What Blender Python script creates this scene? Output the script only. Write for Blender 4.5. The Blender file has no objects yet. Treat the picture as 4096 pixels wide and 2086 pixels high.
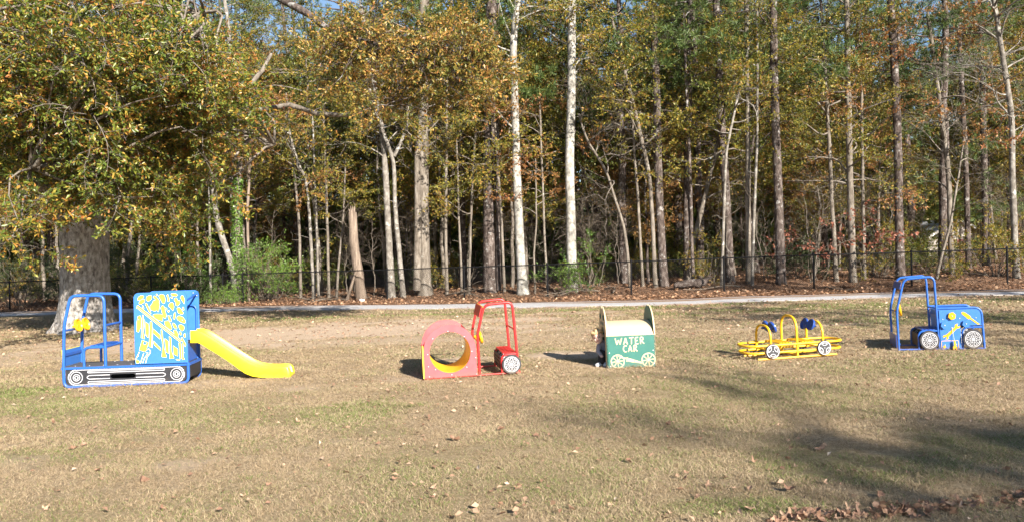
import bpy, bmesh, math, random
import numpy as np
from mathutils import Vector, Matrix

# ------------------------------------------------------------------ camera, sky, sun, exposure
scene = bpy.context.scene
COL = scene.collection
FPX = 3000.0                      # focal length in pixels of the 4096 px wide photograph
CAMH = 1.63
PITCH, ROLL = math.radians(0.38), math.radians(1.3)
_f = Vector((0, math.cos(PITCH), -math.sin(PITCH)))
_u0 = Vector((0, math.sin(PITCH), math.cos(PITCH)))
_r0 = Vector((1, 0, 0))
_r = _r0 * math.cos(ROLL) - _u0 * math.sin(ROLL)
_u = _r0 * math.sin(ROLL) + _u0 * math.cos(ROLL)
cam_data = bpy.data.cameras.new('camera')
cam_data.sensor_width = 36
cam_data.lens = 36 * FPX / 4096
cam_data.clip_start = 0.05
cam_data.clip_end = 2000
cam = bpy.data.objects.new('camera', cam_data)
COL.objects.link(cam)
M = Matrix((_r, _u, -_f)).transposed().to_4x4()
M.translation = (0, 0, CAMH)
cam.matrix_world = M
scene.camera = cam

SUN_EL = math.radians(27)
SUN_DIR = Vector((0.485, -0.875, 0)).normalized()          # towards the sun, on the ground
world = bpy.data.worlds.new('World')
scene.world = world
world.use_nodes = True
wn = world.node_tree
bg = wn.nodes['Background']
sky = wn.nodes.new('ShaderNodeTexSky')
sky.sky_type = 'NISHITA'
sky.sun_disc = False
sky.sun_elevation = SUN_EL
sky.sun_rotation = math.atan2(SUN_DIR.x, SUN_DIR.y)
sky.air_density = 1.0
sky.dust_density = 0.3
sky.ozone_density = 2.0
wn.links.new(sky.outputs[0], bg.inputs[0])
bg.inputs[1].default_value = 0.062
sd = bpy.data.lights.new('sun', 'SUN')
sd.energy = 5.0
sd.angle = math.radians(0.53)
sd.color = (1.0, 0.93, 0.84)
sun = bpy.data.objects.new('sun', sd)
COL.objects.link(sun)
sun.location = (10, -20, 20)
sun.rotation_euler = Vector((-SUN_DIR.x * math.cos(SUN_EL), -SUN_DIR.y * math.cos(SUN_EL), -math.sin(SUN_EL))).to_track_quat('-Z', 'Y').to_euler()
vs = scene.view_settings
vs.view_transform = 'Standard'
vs.look = 'None'
vs.exposure = 1.5
vs.gamma = 1
vs.use_curve_mapping = False
scene.cycles.max_bounces = 5
scene.cycles.diffuse_bounces = 2
scene.cycles.glossy_bounces = 2
scene.cycles.transmission_bounces = 3
scene.cycles.adaptive_threshold = 0.03
scene.cycles.transparent_max_bounces = 4
scene.cycles.use_denoising = True

# ------------------------------------------------------------------ helpers
R = random.Random(7)
NR = np.random.default_rng(11)


def at(u, v, d):
    """world point seen at photo pixel (u, v) at a distance d along +Y"""
    q = _f + _r * ((u - 2048) / FPX) - _u * ((v - 1043) / FPX)
    return Vector((0, 0, CAMH)) + q * (d / q.y)


def smooth(e0, e1, x):
    t = np.clip((x - e0) / (e1 - e0), 0, 1)
    return t * t * (3 - 2 * t)


def fence_y(x):
    return np.interp(x, [-60, -22, -11.5, -8.3, 1.4, 17, 20, 60], [33, 32.5, 32.3, 31.5, 28.7, 26.0, 25.4, 18])


def road_y(x):
    x = np.asarray(x, float)
    s = 0
    for o in (-3, -1.5, 0, 1.5, 3):
        s = s + np.interp(x + o, [-60, -20, -12.6, -6, 2, 14.2, 20, 60], [29.6, 28.8, 27.6, 25.5, 22.9, 21.4, 20.6, 14.5])
    return s / 5


_nzw = {}


def nz(x, y, seed, scale):
    """cheap smooth noise in about -1..1"""
    if seed not in _nzw:
        g = np.random.default_rng(seed)
        _nzw[seed] = (g.uniform(0, 2 * np.pi, 9), g.uniform(0, 2 * np.pi, 9), g.uniform(.5, 1.9, 9))
    a, p, k = _nzw[seed]
    s = 0
    for i in range(9):
        s = s + np.sin((np.cos(a[i]) * x + np.sin(a[i]) * y) * k[i] / scale + p[i] + 1.3 * np.sin((np.sin(a[i]) * x - np.cos(a[i]) * y) * .7 / scale))
    return s / 3.6


def gz(x, y):
    x = np.asarray(x, float)
    y = np.asarray(y, float)
    fy = fence_y(x)
    b = smooth(fy - .6, fy + 2.6, y) * np.clip(.2 + .009 * x, .1, .42)
    b = b + smooth(fy + .2, fy + 3, y) * nz(x, y, 5, .9) * .05
    b = b + smooth(52, 92, y) * 9
    l = smooth(5.4, 7.4, x) * smooth(7, 10, y) * .035
    return .011 * np.clip(x, -60, 60) + nz(x, y, 3, 1.6) * .008 + b + l


def gzs(x, y):
    return float(gz(x, y))


def mat_nodes(name):
    m = bpy.data.materials.new(name)
    m.use_nodes = True
    n = m.node_tree
    return m, n, n.nodes['Principled BSDF']


def ramp(n, stops):
    r = n.nodes.new('ShaderNodeValToRGB')
    e = r.color_ramp.elements
    while len(e) < len(stops):
        e.new(.5)
    for i, (p, c) in enumerate(stops):
        e[i].position = p
        e[i].color = (*c, 1)
    return r


def noise(n, scale, detail=4, rough=.6, coord='Object', stretch=None):
    tc = n.nodes.new('ShaderNodeTexCoord')
    t = n.nodes.new('ShaderNodeTexNoise')
    t.inputs['Scale'].default_value = scale
    t.inputs['Detail'].default_value = detail
    t.inputs['Roughness'].default_value = rough
    if stretch:
        mp = n.nodes.new('ShaderNodeMapping')
        mp.inputs['Scale'].default_value = stretch
        n.links.new(tc.outputs[coord], mp.inputs[0])
        n.links.new(mp.outputs[0], t.inputs[0])
    else:
        n.links.new(tc.outputs[coord], t.inputs[0])
    return t


def bump(n, h, strength, dist, bsdf):
    b = n.nodes.new('ShaderNodeBump')
    b.inputs['Strength'].default_value = strength
    b.inputs['Distance'].default_value = dist
    n.links.new(h, b.inputs['Height'])
    n.links.new(b.outputs[0], bsdf.inputs['Normal'])


def mul(c, k):
    return tuple(min(1, max(0, x * k)) for x in c)


def paint(name, c, rough=.4, var=.12, scale=9, spec=.5, dirt=.25, mud=True):
    """painted steel or sheet plastic: slight fading, dust and fine scuffs"""
    m, n, b = mat_nodes(name)
    t = noise(n, scale, 6, .65)
    r = ramp(n, [(.25, mul(c, 1 - var)), (.7, mul(c, 1 + var))])
    n.links.new(t.outputs[0], r.inputs[0])
    t2 = noise(n, 55, 4, .7)
    r2 = ramp(n, [(.56, (0, 0, 0)), (.8, (dirt, dirt, dirt))])
    n.links.new(t2.outputs[0], r2.inputs[0])
    mx = n.nodes.new('ShaderNodeMix')
    mx.data_type = 'RGBA'
    n.links.new(r2.outputs[0], mx.inputs[0])
    n.links.new(r.outputs[0], mx.inputs[6])
    mx.inputs[7].default_value = (*[.7 * x + .06 for x in c], 1)
    # mud splashed up from the ground on the lowest hand's breadth
    tc = n.nodes.new('ShaderNodeTexCoord')
    sx = n.nodes.new('ShaderNodeSeparateXYZ')
    n.links.new(tc.outputs['Object'], sx.inputs[0])
    ma = n.nodes.new('ShaderNodeMath')
    ma.operation = 'MULTIPLY_ADD'
    n.links.new(t.outputs[0], ma.inputs[0])
    ma.inputs[1].default_value = .22
    n.links.new(sx.outputs[2], ma.inputs[2])
    mr = n.nodes.new('ShaderNodeMapRange')
    mr.inputs[1].default_value = .20
    mr.inputs[2].default_value = .08
    mr.inputs[3].default_value = 0
    mr.inputs[4].default_value = .45 if mud else 0
    n.links.new(ma.outputs[0], mr.inputs[0])
    mx2 = n.nodes.new('ShaderNodeMix')
    mx2.data_type = 'RGBA'
    n.links.new(mr.outputs[0], mx2.inputs[0])
    n.links.new(mx.outputs[2], mx2.inputs[6])
    mx2.inputs[7].default_value = (.20, .145, .095, 1)
    n.links.new(mx2.outputs[2], b.inputs['Base Color'])
    rr = n.nodes.new('ShaderNodeMapRange')
    rr.inputs[3].default_value = max(.05, rough - .12)
    rr.inputs[4].default_value = rough + .18
    n.links.new(t.outputs[0], rr.inputs[0])
    n.links.new(rr.outputs[0], b.inputs['Roughness'])
    b.inputs['Specular IOR Level'].default_value = spec
    bump(n, t2.outputs[0], .06, .01, b)
    return m


def bark(name, stops, scale=6, stretch=(1, 1, .25), strength=.5, spots=None, dist=.03):
    m, n, b = mat_nodes(name)
    t = noise(n, scale, 8, .68, stretch=stretch)
    r = ramp(n, stops)
    n.links.new(t.outputs[0], r.inputs[0])
    out = r.outputs[0]
    if spots:
        t3 = noise(n, spots[1], 5, .62)
        r3 = ramp(n, [(spots[2], (0, 0, 0)), (spots[2] + .1, (1, 1, 1))])
        n.links.new(t3.outputs[0], r3.inputs[0])
        mx = n.nodes.new('ShaderNodeMix')
        mx.data_type = 'RGBA'
        n.links.new(r3.outputs[0], mx.inputs[0])
        n.links.new(out, mx.inputs[6])
        mx.inputs[7].default_value = (*spots[0], 1)
        out = mx.outputs[2]
    n.links.new(out, b.inputs['Base Color'])
    b.inputs['Roughness'].default_value = .9
    b.inputs['Specular IOR Level'].default_value = .15
    bump(n, t.outputs[0], strength, dist, b)
    return m


def leafmat(name, stops, trans=.3, rough=.45, spec=.4, tcol=1.3):
    m, n, b = mat_nodes(name)
    a = n.nodes.new('ShaderNodeAttribute')
    a.attribute_name = 'tint'
    r = ramp(n, stops)
    n.links.new(a.outputs['Fac'], r.inputs[0])
    n.links.new(r.outputs[0], b.inputs['Base Color'])
    b.inputs['Roughness'].default_value = rough
    b.inputs['Specular IOR Level'].default_value = spec
    if trans > 0:
        tr = n.nodes.new('ShaderNodeBsdfTranslucent')
        n.links.new(r.outputs[0], tr.inputs[0])
        ms = n.nodes.new('ShaderNodeMixShader')
        ms.inputs[0].default_value = trans
        n.links.new(b.outputs[0], ms.inputs[1])
        n.links.new(tr.outputs[0], ms.inputs[2])
        n.links.new(ms.outputs[0], n.nodes['Material Output'].inputs[0])
    return m


def mesh_np(name, V, Q=None, T=None, attrs=None, smooth_=False):
    me = bpy.data.meshes.new(name)
    V = np.ascontiguousarray(V, np.float32)
    Q = np.zeros((0, 4), np.int32) if Q is None else np.asarray(Q, np.int32).reshape(-1, 4)
    T = np.zeros((0, 3), np.int32) if T is None else np.asarray(T, np.int32).reshape(-1, 3)
    me.vertices.add(len(V))
    me.vertices.foreach_set('co', V.ravel())
    lo = np.concatenate([Q.ravel(), T.ravel()])
    me.loops.add(len(lo))
    me.loops.foreach_set('vertex_index', lo)
    npol = len(Q) + len(T)
    me.polygons.add(npol)
    st = np.concatenate([np.arange(len(Q)) * 4, len(Q) * 4 + np.arange(len(T)) * 3]).astype(np.int32)
    me.polygons.foreach_set('loop_start', st)
    me.polygons.foreach_set('loop_total', np.concatenate([np.full(len(Q), 4), np.full(len(T), 3)]).astype(np.int32))
    me.update(calc_edges=True)
    if smooth_:
        me.polygons.foreach_set('use_smooth', np.ones(npol, bool))
    for k, a in (attrs or {}).items():
        at_ = me.attributes.new(k, 'FLOAT', 'POINT')
        at_.data.foreach_set('value', np.ascontiguousarray(a, np.float32))
    return me


def link(name, me, parent=None, mat=None):
    o = bpy.data.objects.new(name, me)
    COL.objects.link(o)
    if parent is not None:
        o.parent = parent
    if mat is not None and me is not None and not me.materials:
        me.materials.append(mat)
    return o


def tag(o, label=None, cat=None, group=None, kind=None):
    if label:
        o['label'] = label
    if cat:
        o['category'] = cat
    if group:
        o['group'] = group
    if kind:
        o['kind'] = kind
    return o


def thing(name, loc, label, cat, group=None, rot=(0, 0, 0)):
    o = bpy.data.objects.new(name, None)
    o.empty_display_size = .2
    COL.objects.link(o)
    o.location = loc
    o.rotation_euler = rot
    return tag(o, label, cat, group)


def fillet(pts, r, n=5, closed=False):
    """round the corners of a polyline; r one radius"""
    P = [Vector(p) for p in pts]
    out = []
    N = len(P)
    for i in range(N):
        if not closed and i in (0, N - 1):
            out.append(P[i])
            continue
        a, b, c = P[i - 1], P[i], P[(i + 1) % N]
        d1, d2 = (a - b), (c - b)
        k = min(r, d1.length * .48, d2.length * .48)
        p1, p2 = b + d1.normalized() * k, b + d2.normalized() * k
        for j in range(n + 1):
            t = j / n
            out.append(p1 * (1 - t) ** 2 + b * 2 * t * (1 - t) + p2 * t * t)
    return out


class MB:
    def __init__(s):
        s.v, s.f = [], []

    def add(s, V, F):
        k = len(s.v)
        s.v += [tuple(p) for p in V]
        s.f += [tuple(i + k for i in f) for f in F]
        return s

    def box(s, x0, x1, y0, y1, z0, z1):
        V = [(x, y, z) for z in (z0, z1) for y in (y0, y1) for x in (x0, x1)]
        return s.add(V, [(0, 2, 3, 1), (4, 5, 7, 6), (0, 1, 5, 4), (2, 6, 7, 3), (0, 4, 6, 2), (1, 3, 7, 5)])

    def tube(s, path, r, n=10, closed=False, squash=None, cap=True):
        """round tube along a path; squash=(axis vector, factor) flattens the section"""
        P = [Vector(p) for p in path]
        N = len(P)
        rr = r if isinstance(r, (list, tuple)) else [r] * N
        V, F = [], []
        prev = None
        for i in range(N):
            if closed:
                t = (P[(i + 1) % N] - P[i - 1])
            else:
                t = P[min(i + 1, N - 1)] - P[max(i - 1, 0)]
            t = t.normalized() if t.length > 1e-9 else Vector((0, 0, 1))
            if prev is None:
                a = Vector((0, 1, 0)) if abs(t.y) < .9 else Vector((1, 0, 0))
                x = (a - t * a.dot(t)).normalized()
            else:
                x = (prev - t * prev.dot(t)).normalized()
            prev = x
            y = t.cross(x)
            for k in range(n):
                an = 2 * math.pi * k / n
                o = (x * math.cos(an) + y * math.sin(an)) * rr[i]
                if squash:
                    ax = Vector(squash[0])
                    o = o - ax * (o.dot(ax) * (1 - squash[1]))
                V.append(P[i] + o)
        m = N if closed else N - 1
        for i in range(m):
            j = (i + 1) % N
            for k in range(n):
                F.append((i * n + k, i * n + (k + 1) % n, j * n + (k + 1) % n, j * n + k))
        if not closed and cap:
            F.append(tuple(range(n))[::-1])
            F.append(tuple((N - 1) * n + k for k in range(n)))
        return s.add(V, F)

    def prism(s, poly, y0, y1):
        """polygon in x,z extruded from y0 (front) to y1"""
        n = len(poly)
        V = [(x, y0, z) for x, z in poly] + [(x, y1, z) for x, z in poly]
        F = [tuple(range(n)), tuple(range(2 * n - 1, n - 1, -1))]
        F += [(i, i + n, (i + 1) % n + n, (i + 1) % n) for i in range(n)]
        return s.add(V, F)

    def ring(s, outer, inner, y0, y1):
        n = len(outer)
        V = [(x, y0, z) for x, z in outer] + [(x, y0, z) for x, z in inner] + [(x, y1, z) for x, z in outer] + [(x, y1, z) for x, z in inner]
        F = []
        for i in range(n):
            j = (i + 1) % n
            F += [(i, j, n + j, n + i), (2 * n + j, 2 * n + i, 3 * n + i, 3 * n + j), (j, i, 2 * n + i, 2 * n + j), (n + i, n + j, 3 * n + j, 3 * n + i)]
        return s.add(V, F)

    def lathe(s, prof, mat4=None, n=20):
        """profile of (r, h) turned round local z, then moved by mat4"""
        V, F = [], []
        m = len(prof)
        for k in range(n):
            a = 2 * math.pi * k / n
            for r_, h in prof:
                p = Vector((r_ * math.cos(a), r_ * math.sin(a), h))
                V.append(mat4 @ p if mat4 else p)
        for k in range(n):
            for i in range(m - 1):
                F.append((k * m + i, ((k + 1) % n) * m + i, ((k + 1) % n) * m + i + 1, k * m + i + 1))
        return s.add(V, F)

    def mesh(s, name, smooth_=40):
        me = bpy.data.meshes.new(name)
        me.from_pydata(s.v, [], s.f)
        bm = bmesh.new()
        bm.from_mesh(me)
        bmesh.ops.remove_doubles(bm, verts=bm.verts, dist=1e-5)
        bmesh.ops.recalc_face_normals(bm, faces=bm.faces)
        bm.to_mesh(me)
        bm.free()
        if smooth_:
            me.polygons.foreach_set('use_smooth', np.ones(len(me.polygons), bool))
            me.set_sharp_from_angle(angle=math.radians(smooth_))
        me.update()
        return me

    def build(s, name, mat, parent=None, smooth_=40):
        return link(name, s.mesh(name, smooth_), parent, mat)


def circle(cx, cz, r, n=24, a0=0):
    return [(cx + r * math.cos(a0 + 2 * math.pi * i / n), cz + r * math.sin(a0 + 2 * math.pi * i / n)) for i in range(n)]


# ------------------------------------------------------------------ materials of the setting
def ground_material():
    m, n, b = mat_nodes('lawn_and_forest_floor')
    L = n.links.new

    def attr(k):
        a = n.nodes.new('ShaderNodeAttribute')
        a.attribute_name = k
        return a.outputs['Fac']

    def mix(f, c1, c2):
        x = n.nodes.new('ShaderNodeMix')
        x.data_type = 'RGBA'
        L(f, x.inputs[0])
        for i, c in ((6, c1), (7, c2)):
            if isinstance(c, tuple):
                x.inputs[i].default_value = (*c, 1)
            else:
                L(c, x.inputs[i])
        return x.outputs[2]

    t1 = noise(n, 22, 12, .9)
    dry = ramp(n, [(.34, (.10, .072, .042)), (.46, (.235, .172, .105)), (.56, (.37, .28, .18)), (.68, (.52, .41, .28))])
    L(t1.outputs[0], dry.inputs[0])
    t2 = noise(n, 40, 6, .7)
    grn = ramp(n, [(.3, (.055, .06, .018)), (.55, (.14, .14, .045)), (.75, (.26, .23, .09))])
    L(t2.outputs[0], grn.inputs[0])
    t3 = noise(n, 60, 5, .7)
    snd = ramp(n, [(.3, (.32, .235, .165)), (.6, (.50, .385, .28)), (.8, (.58, .47, .36))])
    L(t3.outputs[0], snd.inputs[0])
    t4 = noise(n, 16, 9, .8)
    lit = ramp(n, [(.3, (.05, .03, .02)), (.46, (.15, .088, .055)), (.58, (.25, .155, .10)), (.72, (.37, .25, .17))])
    L(t4.outputs[0], lit.inputs[0])
    c = mix(attr('green'), dry.outputs[0], grn.outputs[0])
    c = mix(attr('sand'), c, snd.outputs[0])
    c = mix(attr('litter'), c, lit.outputs[0])
    L(c, b.inputs['Base Color'])
    b.inputs['Roughness'].default_value = .95
    b.inputs['Specular IOR Level'].default_value = .1
    bump(n, t1.outputs[0], .6, .03, b)
    return m


GRASS = leafmat('grass_blades', [(0, (.20, .145, .082)), (.28, (.35, .262, .158)), (.5, (.46, .36, .232)), (.62, (.30, .285, .13)), (.8, (.18, .22, .06)), (1, (.11, .19, .03))], trans=.2, rough=.6, spec=.25)
DRYLEAF = leafmat('dry_fallen_leaves', [(0, (.13, .068, .042)), (.35, (.27, .155, .10)), (.6, (.42, .27, .175)), (.85, (.56, .40, .28)), (1, (.64, .50, .38))], trans=.15, rough=.6, spec=.3)
LITTER = leafmat('forest_leaf_litter', [(0, (.075, .038, .022)), (.4, (.22, .12, .068)), (.75, (.36, .21, .12)), (1, (.50, .34, .22))], trans=.1, rough=.7, spec=.2)
GRAVEL = None

# ------------------------------------------------------------------ ground
SAND = [(-4.2, 17.8, 5.2, 2.6, 1.0), (-7.5, 16.2, 3.0, 2.0, .95), (-2.8, 9.75, .45, .3, .6), (-1.1, 10.3, .7, .6, .5), (-4.1, 10.5, .9, .35, .5), (6.3, 11.6, .5, .35, .6), (1.2, 10.9, .4, .4, .6), (-.6, 19.4, 2.4, .9, .9), (-3.2, 15.2, 2.8, 1.0, .6), (-.8, 12.0, .5, .5, .9), (-2.72, 6.2, .25, .16, .55),
        (-4.35, 6.5, .5, .16, .5), (-1.62, 6.8, .32, .2, .3), (1.0, 12.2, .8, .6, .9), (5.4, 15.2, 1.7, .22, .7), (2.0, 20.8, 2.2, .3, .7), (-9.5, 14.3, 2.8, 1.4, .55), (.2, 15.0, 3.0, .9, .35)]
GREENS = [(-7.2, 10.2, 1.4, .5, .9), (-5.6, 9.0, 1.9, .8, .55), (-6.6, 22, 3.0, .9, .8), (2.0, 21.9, 9, .7, .75), (1.35, 4.75, .7, .22, .75), (-1.7, 8.3, 1.2, .7, .6), (-3.0, 8.0, 2.2, 1.2, .4), (9, 19.5, 6, 1.2, .75), (9.5, 15.5, 4, 1.2, .6),
          (3.2, 5.6, 1.2, .9, .5), (2.6, 8.4, 2.2, 1.4, .4), (6, 9.8, 3, 1.0, .4), (3.6, 12.6, 2.2, .8, .4), (-4.5, 6.6, 1.0, .5, .5), (-10, 22.0, 4, 1.4, .7), (-1, 12.6, 1.6, .4, .3)]


def blobs(x, y, lst, seed):
    s = np.zeros_like(x)
    w = nz(x, y, seed, .5) * .3 + nz(x, y, seed + 1, .17) * .22 + nz(x, y, seed + 9, .06) * .12
    for cx, cy, rx, ry, am in lst:
        d = np.sqrt(((x - cx) / rx) ** 2 + ((y - cy) / ry) ** 2)
        s = np.maximum(s, am * smooth(1.15, .45, d + w))
    return s


def sand_of(x, y):
    return blobs(x, y, SAND, 21)


def green_of(x, y):
    g = blobs(x, y, GREENS, 31)
    base = .12 + .16 * nz(x, y, 41, 1.1) + .14 * nz(x, y, 42, .35)
    return np.clip(np.maximum(g, base), 0, 1)


def litter_of(x, y):
    ry = road_y(x) + 1.4
    return smooth(.3, .75, (y - ry) / 1.6 + nz(x, y, 51, .4) * .18)


def build_ground():
    xs = np.concatenate([[-400, -200, -120, -80, -60, -45, -38], np.arange(-32, 32.01, .3), [38, 45, 60, 80, 120, 200, 400]])
    ys = np.concatenate([[-200, -80, -40, -20, -10, -4, 0], np.arange(2, 42.01, .28), [45, 50, 58, 70, 90, 130, 200, 400, 800]])
    X, Y = np.meshgrid(xs, ys)
    Z = gz(X, Y)
    V = np.stack([X, Y, Z], -1).reshape(-1, 3)
    w = len(xs)
    i = np.arange(len(ys) - 1)[:, None] * w + np.arange(w - 1)[None, :]
    Q = np.stack([i, i + 1, i + 1 + w, i + w], -1).reshape(-1, 4)
    x, y = V[:, 0].astype(float), V[:, 1].astype(float)
    me = mesh_np('ground', V, Q, attrs={'sand': sand_of(x, y), 'green': green_of(x, y) * .8, 'litter': litter_of(x, y)}, smooth_=True)
    tag(link('ground', me, None, ground_material()), kind='structure')


build_ground()


def build_road():
    m, n, b = mat_nodes('pale_gravel')
    t = noise(n, 45, 6, .8)
    g = ramp(n, [(.3, (.20, .19, .187)), (.5, (.40, .388, .385)), (.72, (.56, .55, .54))])
    n.links.new(t.outputs[0], g.inputs[0])
    a = n.nodes.new('ShaderNodeAttribute')
    a.attribute_name = 'leafy'
    t2 = noise(n, 12, 8, .8)
    lf = ramp(n, [(.35, (.13, .07, .038)), (.6, (.30, .19, .11))])
    n.links.new(t2.outputs[0], lf.inputs[0])
    mx = n.nodes.new('ShaderNodeMix')
    mx.data_type = 'RGBA'
    n.links.new(a.outputs['Fac'], mx.inputs[0])
    n.links.new(g.outputs[0], mx.inputs[6])
    n.links.new(lf.outputs[0], mx.inputs[7])
    n.links.new(mx.outputs[2], b.inputs['Base Color'])
    b.inputs['Roughness'].default_value = .95
    b.inputs['Specular IOR Level'].default_value = .15
    bump(n, t.outputs[0], .5, .02, b)
    xs = np.arange(-45, 45.01, .3)
    ts = np.linspace(0, 1, 19)
    X, T_ = np.meshgrid(xs, ts)
    W = 2.45 + nz(X, X * 0, 61, 2.) * .12
    Y = road_y(X) + T_ * W + (nz(X, T_ * 9, 63, .25) * .16) * (np.abs(T_ - .5) > .44)
    Z = gz(X, Y) + .012 + .03 * np.sin(np.pi * T_) ** .5
    edge = (T_ < 1e-6) | (T_ > 1 - 1e-6)
    Z = np.where(edge, gz(X, Y) - .02, Z)
    V = np.stack([X, Y, Z], -1).reshape(-1, 3)
    w = len(xs)
    i = np.arange(len(ts) - 1)[:, None] * w + np.arange(w - 1)[None, :]
    Q = np.stack([i, i + 1, i + 1 + w, i + w], -1).reshape(-1, 4)
    tt, xx = T_.ravel(), X.ravel()
    n1 = nz(xx, tt * 4, 65, .5) * .5 + nz(xx, tt * 9, 66, .2) * .3
    leafy = smooth(.25, .8, np.exp(-((tt - .62) / .16) ** 2) * (.72 + .5 * nz(xx, xx * 0, 64, 2.2)) + n1 * .25 + .25 * smooth(3, 12, xx)) * .9
    leafy = np.maximum(leafy, smooth(.80, .98, tt + n1 * .12))
    leafy = np.maximum(leafy, .75 * smooth(.10, .0, tt + n1 * .08))
    me = mesh_np('gravel_road', V, Q, attrs={'leafy': leafy}, smooth_=True)
    tag(link('gravel_road', me, None, m), kind='structure')


build_road()


# ------------------------------------------------------------------ leaf and blade meshes
def leaves_arrays(B, D, N, L, W=.45, wide=.5, fold=.1, tint=None):
    """folded four-point leaves: base B, direction D, normal N, length L"""
    D = D / np.linalg.norm(D, axis=1, keepdims=True)
    S = np.cross(D, N)
    S /= np.maximum(np.linalg.norm(S, axis=1, keepdims=True), 1e-6)
    N2 = np.cross(S, D)
    L = L[:, None]
    m = B + D * L * wide + N2 * L * fold
    V = np.stack([B, m + S * L * W * .5, B + D * L, m - S * L * W * .5], 1)
    k = np.arange(len(B))[:, None] * 4
    T = np.concatenate([k + [0, 1, 2], k + [0, 2, 3]], 1).reshape(-1, 3)
    return V.reshape(-1, 3), T, (np.repeat(tint, 4) if tint is not None else None)


def rand_unit(n):
    v = NR.normal(size=(n, 3))
    return v / np.linalg.norm(v, axis=1, keepdims=True)


def grass_points(d0, d1, per_m2, margin=.6):
    area_w = lambda d: 2 * (d * 2048 / FPX + margin)
    n = int((area_w(d0) + area_w(d1)) / 2 * (d1 - d0) * per_m2)
    y = np.sqrt(NR.uniform(d0 * d0, d1 * d1, n))
    x = NR.uniform(-1, 1, n) * area_w(y) / 2
    return x, y


def build_grass():
    xs, ys, hs, ws = [], [], [], []
    for d0, d1, k, h, w in ((3.9, 6.5, 9000, .026, .0022), (6.5, 10, 6000, .027, .0032), (10, 15, 2400, .030, .0054), (15, 22, 700, .034, .0088), (22, 29.5, 200, .04, .014)):
        x, y = grass_points(d0, d1, k)
        xs.append(x); ys.append(y); hs.append(np.full(len(x), h)); ws.append(np.full(len(x), w))
    x, y, h, w = map(np.concatenate, (xs, ys, hs, ws))
    # longer grass the mower misses along the feet of the play pieces
    for bx, by, L, yaw in ((-6.18, 10.34, 1.66, 6), (-6.2, 10.9, 1.66, 6), (-4.3, 10.45, 1.4, 3), (-1.17, 10.05, 1.3, 8.5), (1.34, 10.6, .7, 1), (3.58, 10.95, 1.25, 9), (3.5, 11.4, 1.25, 9), (5.88, 11.38, 1.15, -17)):
        m = int(330 * L)
        t_ = NR.uniform(-.02, 1.02, m) * L
        c_, s_ = math.cos(math.radians(yaw)), math.sin(math.radians(yaw))
        o_ = NR.normal(-.02, .035, m)
        x = np.concatenate([x, bx + t_ * c_ - o_ * s_])
        y = np.concatenate([y, by + t_ * s_ + o_ * c_])
        h = np.concatenate([h, NR.uniform(.03, .075, m)])
        w = np.concatenate([w, np.full(m, .0042)])
    s, g = sand_of(x, y), green_of(x, y)
    tuft = nz(x, y, 71, .07)
    keep = (y < road_y(x) - .02) & (NR.uniform(size=len(x)) > s * .9) & (NR.uniform(size=len(x)) < .85 + .25 * tuft)
    x, y, h, w, s, g, tuft = (q[keep] for q in (x, y, h, w, s, g, tuft))
    n = len(x)
    clump = nz(x, y, 72, .28)
    h = h * NR.uniform(.4, 1.25, n) * (1 + .3 * tuft + .2 * clump) * (1 - .5 * s) * (1 + .35 * g)
    lean = NR.normal(size=(n, 2)) * 1.0
    a = NR.uniform(0, 2 * np.pi, n)
    z = gz(x, y) - .004
    B = np.stack([x, y, z], 1)
    side = np.stack([np.cos(a), np.sin(a), np.zeros(n)], 1) * w[:, None]
    tip = B + np.stack([lean[:, 0] * h, lean[:, 1] * h, h * .85], 1)
    mid = B + np.stack([lean[:, 0] * h * .35, lean[:, 1] * h * .35, h * .5], 1)
    near = y < 5.4                                       # bent blades close by, single triangles beyond
    V1 = np.stack([B - side, B + side, mid + side * .7, tip, mid - side * .7], 1)[near].reshape(-1, 3)
    V2 = np.stack([B - side * 1.15, B + side * 1.15, tip], 1)[~near].reshape(-1, 3)
    V = np.concatenate([V1, V2])
    k = np.arange(near.sum())[:, None] * 5
    Q = (k + [0, 1, 2, 4])
    T = np.concatenate([k + [4, 2, 3], len(V1) + np.arange(len(V2)).reshape(-1, 3)])
    isg = NR.uniform(size=n) < np.clip(g * .9 - .05, .02, .85)
    t = np.where(isg, NR.uniform(.58, 1, n), np.clip(NR.normal(.27, .15, n) + .09 * clump, 0, .55))
    me = mesh_np('grass', V, Q, T, {'tint': np.concatenate([np.repeat(t[near], 5), np.repeat(t[~near], 3)])})
    tag(link('grass', me, None, GRASS), 'short dry tan and green lawn grass', 'grass', kind='stuff')


build_grass()


def flat_litter(name, x, y, L, tints, mat, label, lift=.02, tilt=.5):
    n = len(x)
    B = np.stack([x, y, gz(x, y) + NR.uniform(.003, lift, n)], 1)
    a = NR.uniform(0, 2 * np.pi, n)
    D = np.stack([np.cos(a), np.sin(a), NR.normal(0, .35, n)], 1)
    N = np.stack([NR.normal(0, tilt, n), NR.normal(0, tilt, n), np.ones(n)], 1)
    V, T, t = leaves_arrays(B, D, N, L, W=.6, fold=.16, tint=tints)
    tag(link(name, mesh_np(name, V, None, T, {'tint': t}), None, mat), label, 'leaf litter', kind='stuff')


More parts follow.
